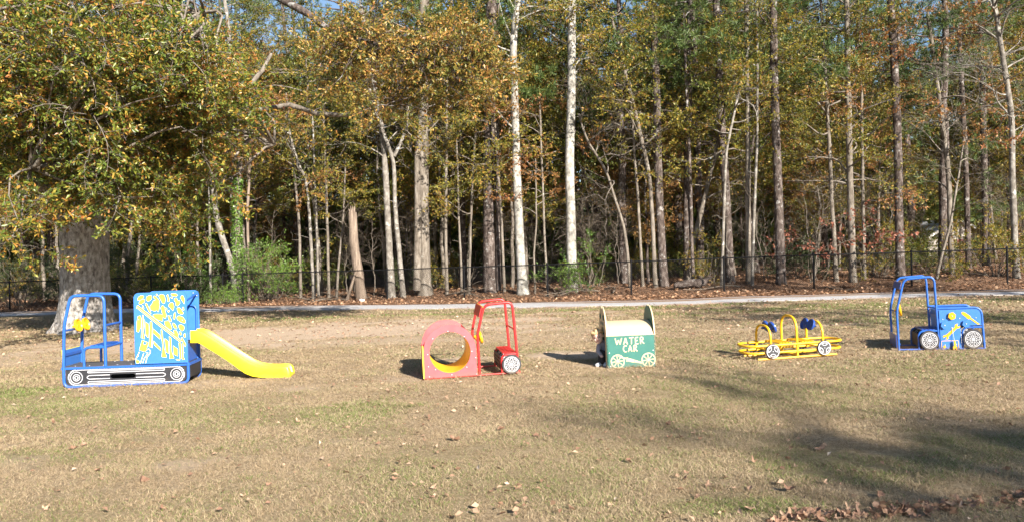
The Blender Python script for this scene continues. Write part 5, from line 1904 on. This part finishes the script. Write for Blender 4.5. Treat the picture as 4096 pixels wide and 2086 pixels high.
# ------------------------------------------------------------------ yellow climber with four blue steering wheels
def yellow_car():
    E = place('car_climber', 3032, 1440, 'yellow tubular car climber with blue steering wheels and two disc wheels', 'playground equipment', math.radians(9), .026)
    L = 1.24
    D = .44
    cx = L / 2
    MB().tube([(0, 0, .012), (L, 0, .012)], .017).build('ground_rail', YEL_T, E)
    MB().tube([(0, D, .012), (L, D, .012)], .017).build('ground_rail', YEL_T, E)
    for z, x0, x1 in ((.205, cx - .77, cx + .77), (.10, cx - .755, cx + .755)):
        f = fillet([(x0, 0, z), (x1, 0, z), (x1, D, z), (x0, D, z)], .2, 7, True)
        MB().tube(f, .0165, 10, True).build('bumper_loop', YEL_T, E)
    for x, h, z0 in ((cx, .60, .01), (cx - .41, .48, .08), (cx + .41, .50, .08)):
        f = fillet([(x, 0, z0), (x, .0, h), (x, D, h), (x, D, z0)], .2, 7)
        MB().tube(f, .018 if x == cx else .0175).build('arch', YEL_T, E)
    for s in (-1, 1):
        for k in range(4):
            x = cx + s * (.10 + .05 * k)
            MB().box(x - .016, x + .016, .004, D - .004, .218, .232).build('seat_slat', YEL_T, E, 0)
        for y in (.13, .31):
            steering(E, cx + s * .30, y, .455, .09, -s * .93, .36, BLUE_W, hub=.09)
        wx = cx + s * .405
        w = MB().lathe([(0, .012), (.104, .012), (.108, .006), (.108, -.012), (0, -.012)], Matrix.Translation((wx, -.035, .122)) @ Matrix.Rotation(math.pi / 2, 4, 'X'), 36).build('wheel', RUBBER, E)
        yf = -.0495
        MB().ring(circle(wx, .122, .098, 36), circle(wx, .122, .089, 36), yf, yf + .005).build('rim', WHITE_G, w, 0)
        for k in range(3):
            a = 2 * math.pi * k / 3 + (.5 if s < 0 else 1.55)
            def pt(r, b):
                return (wx + r * math.cos(a + b), .122 + r * math.sin(a + b))
            o = [pt(.076, b) for b in (-.72, -.36, 0, .36, .72)] + [pt(.036, .42), pt(.036, -.42)]
            c = (sum(p[0] for p in o) / 7, sum(p[1] for p in o) / 7)
            i = [(c[0] + (p[0] - c[0]) * .74, c[1] + (p[1] - c[1]) * .72) for p in o]
            MB().ring(o, i, yf, yf + .005).build('spoke', WHITE_G, w, 0)
        bolt(w, wx, yf + .002, .122, .007)
        MB().lathe([(0, .012), (.104, .012), (.108, .006), (.108, -.012), (0, -.012)], Matrix.Translation((wx, D + .035, .122)) @ Matrix.Rotation(math.pi / 2, 4, 'X'), 28).build('wheel', RUBBER, E)
        MB().tube([(wx, -.03, .122), (wx, D + .03, .122)], .012).build('axle', YEL_T, E)
    MB().tube([(cx - .2, D / 2, .03), (cx - .14, D / 2, .15), (cx - .05, D / 2, .175)], .016).build('floor_stay', YEL_T, E)
    MB().tube([(cx, .0, .03), (cx, D, .03)], .014).build('floor_stay', YEL_T, E)


yellow_car()


# ------------------------------------------------------------------ blue loader with tool panel
def loader():
    E = place('loader_climber', 3596, 1400, 'blue toddler loader with yellow tools on its side panel and two spoked wheels', 'playground equipment', math.radians(-17), .036)
    E.scale = (.905, 1, 1)
    S = 987.6 / 1.015
    D = .52
    rt = .018

    def q(zx, zy):
        z = (1192 - zy - (zx - 285) * .028) / S
        return ((zx - 288) / S + z * .038, z)
    for y in (0, D):
        MB().tube([(0, y, .012), (1.27, y, .012)], .014).build('base_bar', BLUE_T, E)
        f = fillet([(0, y, .0), (.0, y, .60), (.135, y, 1.075), (.585, y, 1.095), (.605, y, 0)], .09)
        MB().tube(f, rt).build('cab_frame', BLUE_T, E)
        f = fillet([(.607, y, .615), (1.245, y, .615), (1.26, y, 0)], .11)
        MB().tube(f, rt).build('bin_rail', BLUE_T, E)
        f = fillet([(.60, y, .285), (.305, y, .285), (.305, y, .012)], .09)
        MB().tube(f, .016).build('seat_arch', BLUE_T, E)
        f = fillet([(.955, y, .012), (.955, y, .325), (1.255, y, .325)], .09)
        MB().tube(f, .015).build('wheel_arch', BLUE_T, E)
    for x, z in ((.605, .61), (.02, .58), (.02, .10), (.605, .30)):
        MB().tube([(x, .01, z), (x, D - .01, z)], .012).build('cross_bar', BLUE_T, E)
    for i in range(4):
        MB().box(.36 + .055 * i, .405 + .055 * i, .012, D - .012, .298, .312).build('seat_slat', BLUE_W, E, 0)
    MB().box(.31, .322, .03, D - .03, .05, .24).build('seat_front', BLACK_P, E, 0)
    MB().box(.625, .637, .022, D - .022, .02, .585).build('bin_end', BLUE_P, E, 0)
    MB().box(.61, .624, .022, D - .022, .47, .52).build('bin_bar', BLUE_T, E, 0)
    MB().box(.64, 1.235, .03, D - .03, .34, .352).build('bin_floor', DECK, E, 0)

    def plate(z0, z1, nm):
        xa, xb = (.0 + .135 * max(0, (z0 - .6)) / .475), (.135 * max(0, (z1 - .6)) / .475)
        m = MB()
        m.add([(xa - .022, -.004, z0), (xb - .022, -.004, z1), (xb - .022, D + .004, z1), (xa - .022, D + .004, z0), (xa - .034, -.004, z0), (xb - .034, -.004, z1), (xb - .034, D + .004, z1), (xa - .034, D + .004, z0)],
              [(0, 1, 2, 3), (4, 7, 6, 5), (0, 4, 5, 1), (1, 5, 6, 2), (2, 6, 7, 3), (3, 7, 4, 0)])
        p = m.build(nm, BLUE_W, E, 0)
        m = MB()
        m.add([(xa - .0195, -.006, z0 - .003), (xb - .0195, -.006, z1 + .003), (xb - .0195, D + .006, z1 + .003), (xa - .0195, D + .006, z0 - .003), (xa - .0215, -.006, z0 - .003), (xb - .0215, -.006, z1 + .003), (xb - .0215, D + .006, z1 + .003), (xa - .0215, D + .006, z0 - .003)],
              [(0, 1, 2, 3), (4, 7, 6, 5), (0, 4, 5, 1), (1, 5, 6, 2), (2, 6, 7, 3), (3, 7, 4, 0)])
        m.build(nm + '_edge', YEL_W, p, 0)
    plate(.93, 1.03, 'brow_plate')
    plate(.04, .235, 'front_plate')
    steering(E, .095, .2, .60, .097, .95, .12, YEL_W, hub=.1, ny=-.12)
    # tool panel
    out = [(.628, .022), (.93, .022), (.93, .34), (.95, .355), (1.235, .355), (1.24, .50), (1.225, .56), (1.18, .595), (.628, .597)]
    p = MB().prism(out, -.010, .004).build('tool_panel', BLUE_P, E, 0)
    MB().prism(out, D - .004, D + .010).build('tool_panel', BLUE_P, E, 0)

    def hexa(zx, zy, r, mat, t, nm):
        x, z = q(zx, zy)
        h = MB().prism(circle(x, z, r, 6, .25), -.010 - t, -.009).build(nm, mat, p, 0)
        bolt(h, x, -.0105 - t, z, .009)
    hexa(1058, 680, .058, YEL_W, .03, 'hex_nut_knob')
    hexa(950, 815, .058, BLUE_P, .03, 'hex_nut_knob')
    hexa(1255, 793, .058, BLUE_P, .03, 'hex_nut_knob')
    sd_ = [(1195, 632), (1215, 622), (1240, 626), (1325, 685), (1328, 705), (1420, 775), (1445, 790), (1447, 803), (1425, 806), (1405, 790), (1312, 722), (1295, 730), (1268, 712), (1262, 700), (1205, 660)]
    MB().prism([q(*a) for a in sd_], -.0135, -.009).build('screwdriver_cutout', YEL_W, p, 0)
    wr = [(1100, 810), (1125, 795), (1152, 797), (1132, 812), (1138, 830), (1160, 832), (1180, 815), (1180, 835), (1162, 858), (1130, 862), (1005, 985), (1012, 1010), (985, 1022), (960, 1018), (985, 1002), (980, 982), (955, 985), (935, 1000), (928, 975), (942, 960), (975, 955), (1100, 840)]
    MB().prism([q(*a) for a in wr], -.0136, -.009).build('wrench_cutout', YEL_W, p, 0)
    stroke(p, 'tray_outline', [(a[0], a[1]) for a in fillet([(*q(*b), 0) for b in ((905, 1045), (1148, 1036), (1150, 1160), (908, 1165))], .02, 3, True)], -.0105, .0038, YEL_W, True)
    c = q(948, 1130)
    MB().prism(circle(c[0], c[1], .021, 18), -.0137, -.009).build('ball_cutout', YEL_W, p, 0)
    a, b = q(1058, 855), q(1082, 1035)
    bolt(p, a[0], -.011, a[1], .009)
    hw = MB().prism([q(*z) for z in ((1072, 1040), (1096, 1040), (1098, 1100), (1118, 1130), (1116, 1172), (1100, 1176), (1096, 1145), (1080, 1145), (1076, 1168), (1058, 1165), (1058, 1128), (1074, 1100))], -.055, -.035).build('hanging_wrench', YEL_W, p, 0)
    MB().tube([(a[0], -.02, a[1]), (b[0], -.045, b[1])], .003, 6).build('cord', WHITE_G, hw)
    for zx, zy in ((930, 730), (1170, 717), (1400, 707), (955, 1100), (1118, 1090), (1060, 850)):
        x, z = q(zx, zy)
        bolt(p, x, -.0102, z, .008)
    spoked_wheel(E, .46, -.035, .150, .147)
    spoked_wheel(E, 1.095, -.035, .155, .147)
    spoked_wheel(E, .46, D + .035, .150, .147)
    spoked_wheel(E, 1.095, D + .035, .155, .147)


loader()

# ------------------------------------------------------------------ the child peeking out of the water car
def child():
    p0 = at(2398, 1347, 10.86)
    gx, gy = p0.x, 10.86
    g = gzs(gx, gy)
    C = thing('person', (gx, gy, g), 'toddler in grey shirt and black trousers crouching at the water car doorway', 'person')
    C.location.x -= .028
    C.scale = (1.05, 1.05, 1.05)
    bpy.context.view_layer.update()

    def blend(name, parts, mat, vox=.006, it=6, parent=C):
        """join tapered capsules and ellipsoids into one skin"""
        b = MB()
        for k in parts:
            if k[0] == 'e':
                _, c, r, rot = k
                M4 = Matrix.Translation(c) @ rot.to_4x4() @ Matrix.Diagonal((*r, 1))
                prof = [(math.sin(a), -math.cos(a)) for a in np.linspace(0.001, math.pi - .001, 14)]
                b.lathe(prof, M4, 20)
            else:
                _, pts, rad = k
                P, Rr = [], []
                pts = [Vector(q) for q in pts]
                d0 = (pts[0] - pts[1]).normalized()
                d1 = (pts[-1] - pts[-2]).normalized()
                for t in (.95, .75, .4):
                    P.append(pts[0] + d0 * rad[0] * t); Rr.append(rad[0] * math.sqrt(1 - t * t))
                for i, q in enumerate(pts):
                    P.append(q); Rr.append(rad[i])
                for t in (.4, .75, .95):
                    P.append(pts[-1] + d1 * rad[-1] * t); Rr.append(rad[-1] * math.sqrt(1 - t * t))
                b.tube(P, Rr, 14)
        me = b.mesh(name + '_raw', 0)
        o = bpy.data.objects.new(name + '_raw', me)
        COL.objects.link(o)
        m = o.modifiers.new('r', 'REMESH')
        m.mode = 'VOXEL'
        m.voxel_size = vox
        s = o.modifiers.new('s', 'SMOOTH')
        s.iterations = it
        s.factor = .5
        dg = bpy.context.evaluated_depsgraph_get()
        nm = bpy.data.meshes.new_from_object(o.evaluated_get(dg))
        nm.name = name
        bpy.data.objects.remove(o)
        nm.polygons.foreach_set('use_smooth', np.ones(len(nm.polygons), bool))
        nm.materials.clear()
        return link(name, nm, parent, mat)
    skin = paint('skin', (.76, .50, .40), .5, .06, 12, .35, .05)
    hairm = paint('blond_hair', (.40, .275, .14), .6, .3, 40)
    shirt = paint('grey_shirt', (.27, .255, .29), .85, .08, 30)
    pants = paint('black_trousers', (.018, .018, .022), .9, .2, 30)
    shoe = paint('silver_white_shoes', (.62, .64, .68), .4, .1)
    I3 = Matrix.Identity(3)
    # local frame: x right, y away, z up; the head looks at the camera and a little left, tilted to the left
    hz = p0.z - g
    rot = Matrix.Rotation(math.radians(-14), 3, 'Y') @ Matrix.Rotation(math.radians(-12), 3, 'Z') @ Matrix.Rotation(math.radians(6), 3, 'X')
    H = Vector((0, 0, hz))

    def hp(x, y, z):
        return H + rot @ Vector((x, y, z))
    neck0 = hp(.012, .03, -.085)
    sh0 = Vector((.075, .055, .285))
    body = [('e', hp(0, .008, .015), (.071, .082, .082), rot), ('e', hp(0, -.022, -.045), (.056, .055, .052), rot), ('e', hp(-.030, -.048, -.035), (.024, .022, .022), rot), ('e', hp(.030, -.048, -.035), (.024, .022, .022), rot),
            ('e', hp(0, -.079, -.022), (.010, .014, .013), rot), ('e', hp(0, -.065, -.076), (.02, .02, .014), rot), ('e', hp(.073, .01, -.012), (.012, .018, .026), rot), ('e', hp(-.073, .01, -.012), (.012, .018, .026), rot),
            ('e', hp(0, -.066, -.050), (.021, .014, .007), rot),
            ('c', [hp(.0, .015, -.05), neck0, sh0], (.036, .033, .04)),
            ('c', [(.075, .055, .29), (.125, .07, .20), (.145, .08, .12)], (.055, .075, .072)),
            ('c', [(.015, .0, .265), (-.005, -.035, .19), (.035, -.085, .155)], (.028, .024, .018)), ('c', [(.15, .05, .27), (.20, .01, .19), (.17, -.05, .16)], (.028, .024, .018)),
            ('c', [(.12, .06, .11), (.045, -.05, .175), (.04, -.03, .045)], (.055, .047, .033)), ('c', [(.17, .07, .11), (.13, -.05, .16), (.12, -.02, .045)], (.055, .047, .033)),
            ('c', [(.04, -.03, .04), (-.025, -.085, .022)], (.026, .02)), ('c', [(.12, -.02, .04), (.085, -.085, .022)], (.026, .02))]
    for hx in (.035, .17):                               # hands: palm, four fingers and a thumb
        s = -1 if hx < .1 else 1
        y, z = (-.095, .148) if s < 0 else (-.065, .152)
        body.append(('e', Vector((hx, y, z)), (.019, .02, .012), I3))
        for k in range(4):
            fx = hx + (k - 1.5) * .0095
            ln = (.022, .027, .026, .02)[k]
            body.append(('c', [(fx, y - .014, z), (fx, y - .014 - ln * .6, z - .004), (fx, y - .014 - ln * .9, z - .014)], (.0052, .005, .0045)))
        body.append(('c', [(hx - s * .014, y - .002, z), (hx - s * .026, y - .014, z - .003)], (.006, .005)))
    blend('body', body, skin, .0052, 2)
    blend('shirt', [('c', [(.07, .052, .288), (.12, .07, .20), (.14, .08, .115)], (.066, .084, .08)), ('c', [(.07, .05, .295), (.02, .01, .268), (.0, -.03, .20), (.028, -.075, .162)], (.05, .04, .034, .028)),
                    ('c', [(.08, .05, .295), (.15, .05, .275), (.205, .01, .195), (.175, -.045, .165)], (.05, .04, .034, .028))], shirt, .006, 4)
    tr_ = blend('trousers', [('c', [(.125, .07, .115), (.045, -.05, .182), (.038, -.036, .062)], (.068, .058, .046)), ('c', [(.17, .075, .115), (.13, -.05, .165), (.122, -.025, .062)], (.068, .058, .046)), ('c', [(.12, .085, .10), (.175, .085, .10)], (.075, .075))], pants, .006, 4)
    for x0, x1 in ((.036, -.03), (.12, .082)):
        blend('shoe', [('c', [(x0, -.022, .028), ((x0 + x1) / 2, -.06, .026), (x1, -.095, .020)], (.034, .032, .025)), ('c', [(x0, -.02, .045), (x0, -.03, .06)], (.033, .032))], shoe, .005, 3)
    # hair cap with a fringe
    hair = [('e', hp(0, .02, .036), (.076, .082, .068), rot), ('e', hp(0, .05, -.01), (.068, .05, .07), rot), ('c', [hp(-.055, -.035, .066), hp(-.02, -.064, .05)], (.026, .016)), ('c', [hp(.055, -.035, .066), hp(.02, -.066, .052)], (.026, .014)),
            ('c', [hp(0, -.03, .082), hp(-.008, -.069, .047)], (.026, .012)), ('c', [hp(.066, .0, .05), hp(.071, -.012, .01)], (.022, .01)), ('c', [hp(-.066, .0, .05), hp(-.071, -.012, .01)], (.022, .01))]
    blend('hair', hair, hairm, .005, 9)
    eyem = paint('dark_blue_eyes', (.03, .04, .06), .15, .1)
    lip = paint('lips', (.45, .13, .12), .4, .1)
    for s in (-1, 1):
        MB().lathe([(math.sin(a), -math.cos(a)) for a in np.linspace(.01, 3.13, 8)], Matrix.Translation(hp(s * .028, -.069, -.002)) @ rot.to_4x4() @ Matrix.Diagonal((.011, .006, .0075, 1)), 12).build('eye', eyem, C)
        MB().tube([hp(s * .015, -.073, .018), hp(s * .03, -.072, .021), hp(s * .042, -.066, .016)], .0028, 6).build('eyebrow', hairm, C)
    MB().tube([hp(-.019, -.076, -.046), hp(0, -.082, -.052), hp(.019, -.076, -.046)], .0052, 8).build('mouth', lip, C)
    MB().lathe([(math.sin(a), -math.cos(a)) for a in np.linspace(.01, 3.13, 8)], Matrix.Translation((.125, -.005, .235)) @ Matrix.Diagonal((.016, .008, .024, 1)), 12).build('shirt_badge', paint('red_badge', (.3, .03, .03), .6), C)


child()


# ------------------------------------------------------------------ fallen leaves that can be picked out on the lawn
def fallen_leaf_mesh(k):
    g = np.random.default_rng(100 + k)
    lob = 5 if k % 3 != 2 else 1
    pts = []
    n = 20 if lob == 5 else 12
    for i in range(n):
        a = 2 * math.pi * i / n
        if lob == 5:
            r = .34 + .16 * math.cos(5 * (a - math.pi / 2) / 1.0 * .8) + (.12 if i % 4 == 1 else 0) + g.normal() * .04
            r *= .75 + .3 * math.sin(a)
        else:
            r = .5 * (abs(math.sin(a)) ** .7 * .9 + .28)
        pts.append((r * math.cos(a), r * math.sin(a)))
    c1, c2, ph = g.uniform(.4, 1.3), g.uniform(.2, .9), g.uniform(0, 6.28)
    V = [(0, 0, 0)]
    for s in (.55, 1.0):
        for x, y in pts:
            x, y = x * s, y * s
            d = x * math.cos(ph) + y * math.sin(ph)
            V.append((x, y, c1 * d * d + c2 * .5 * (x * x + y * y) + (g.normal() * .035 if s == 1 else 0)))
    F = [(0, 1 + i, 1 + (i + 1) % n) for i in range(n)] + [(1 + i, 1 + n + i, 1 + n + (i + 1) % n, 1 + (i + 1) % n) for i in range(n)]
    k0 = len(V)
    V += [(0, -.05, .0), (.012, -.05, .01), (.02, -.6, .06), (.008, -.6, .05)]   # stalk
    F.append((k0, k0 + 1, k0 + 2, k0 + 3))
    me = bpy.data.meshes.new('fallen_leaf')
    me.from_pydata(V, [], F)
    t = me.attributes.new('tint', 'FLOAT', 'POINT')
    base = (.35, .5, .42, .28, .58, .38, .48, .62, .3)[k]
    t.data.foreach_set('value', np.clip(base + g.normal(size=len(V)) * .07, 0, 1).astype(np.float32))
    me.update()
    return me


def fallen_leaves():
    ms = [fallen_leaf_mesh(k) for k in range(9)]
    for m in ms:
        m.materials.append(DRYLEAF)

    def drop(x, y, s, label, group, lift=0.0, k=None, tilt=.35):
        o = link('fallen_leaf', ms[int(NR.integers(9)) if k is None else k])
        o.location = (x, y, gzs(x, y) + .012 + lift)
        o.rotation_euler = (NR.normal() * tilt, NR.normal() * tilt, NR.uniform(0, 6.28))
        o.scale = (s, s, s * NR.uniform(.7, 1.3))
        tag(o, label, 'leaf', group)
    row = 'dry pinkish brown leaf lying in the row of leaves at the bottom right corner'
    for i in range(165):
        t = NR.uniform(0, 1)
        u = 3050 + t * 1080
        v = 2086 - 95 * t ** 1.15 + NR.normal() * 13
        if 3900 < u < 3960 and NR.uniform() < .7:
            continue
        s = (v - (1023 - (u - 2048) * .0337)) / CAMH
        d = FPX / s
        x = (u - 2048) / s
        drop(x, d, NR.uniform(.04, .075), row, 'leaves raked into a row', abs(NR.normal()) * .012, None, .5)
    loose = 'single dry tan leaf lying loose on the lawn'
    big = [(1990, 1722), (3265, 1797), (2810, 1945), (3137, 1962), (155, 2045), (2660, 1700), (1800, 1765), (1820, 1755), (3400, 1885), (2870, 1500), (3460, 1548), (1710, 1960), (2048, 1965), (2920, 1560), (2090, 1600), (2350, 1590), (540, 1930), (315, 1785), (3495, 1985), (2975, 2040), (3000, 1850), (1175, 1690), (3700, 1680), (3940, 1540), (3550, 1540), (2820, 1495), (2390, 1520)]
    pts = list(big)
    while len(pts) < 160:
        u = NR.uniform(0, 4096)
        v = 1450 + 636 * NR.uniform(0, 1) ** .9
        if u < 2000 and NR.uniform() < .45:
            continue
        pts.append((u, v))
    for i, (u, v) in enumerate(pts):
        s = (v - (1023 - (u - 2048) * .0337)) / CAMH
        drop((u - 2048) / s, FPX / s, NR.uniform(.06, .085) if i < len(big) else NR.uniform(.03, .055), loose, 'loose leaves on the lawn', .006)


fallen_leaves()

# white scrap of litter by the fence
lb = MB()
lb.lathe([(0, 0), (.09, .01), (.11, .05), (.08, .09), (.03, .11), (0, .105)], None, 9)
me = lb.mesh('plastic_bag', 30)
for v in me.vertices:
    v.co += Vector((R.gauss(0, .016), R.gauss(0, .016), R.gauss(0, .012)))
o = link('plastic_bag', me, None, paint('white_plastic_film', (.8, .8, .82), .4, .05))
p = at(1448, 1203, 30.2)
o.location = (p.x, 30.2, gzs(p.x, 30.2))
tag(o, 'crumpled white plastic scrap on the leaf litter near the broken tan snag', 'litter')
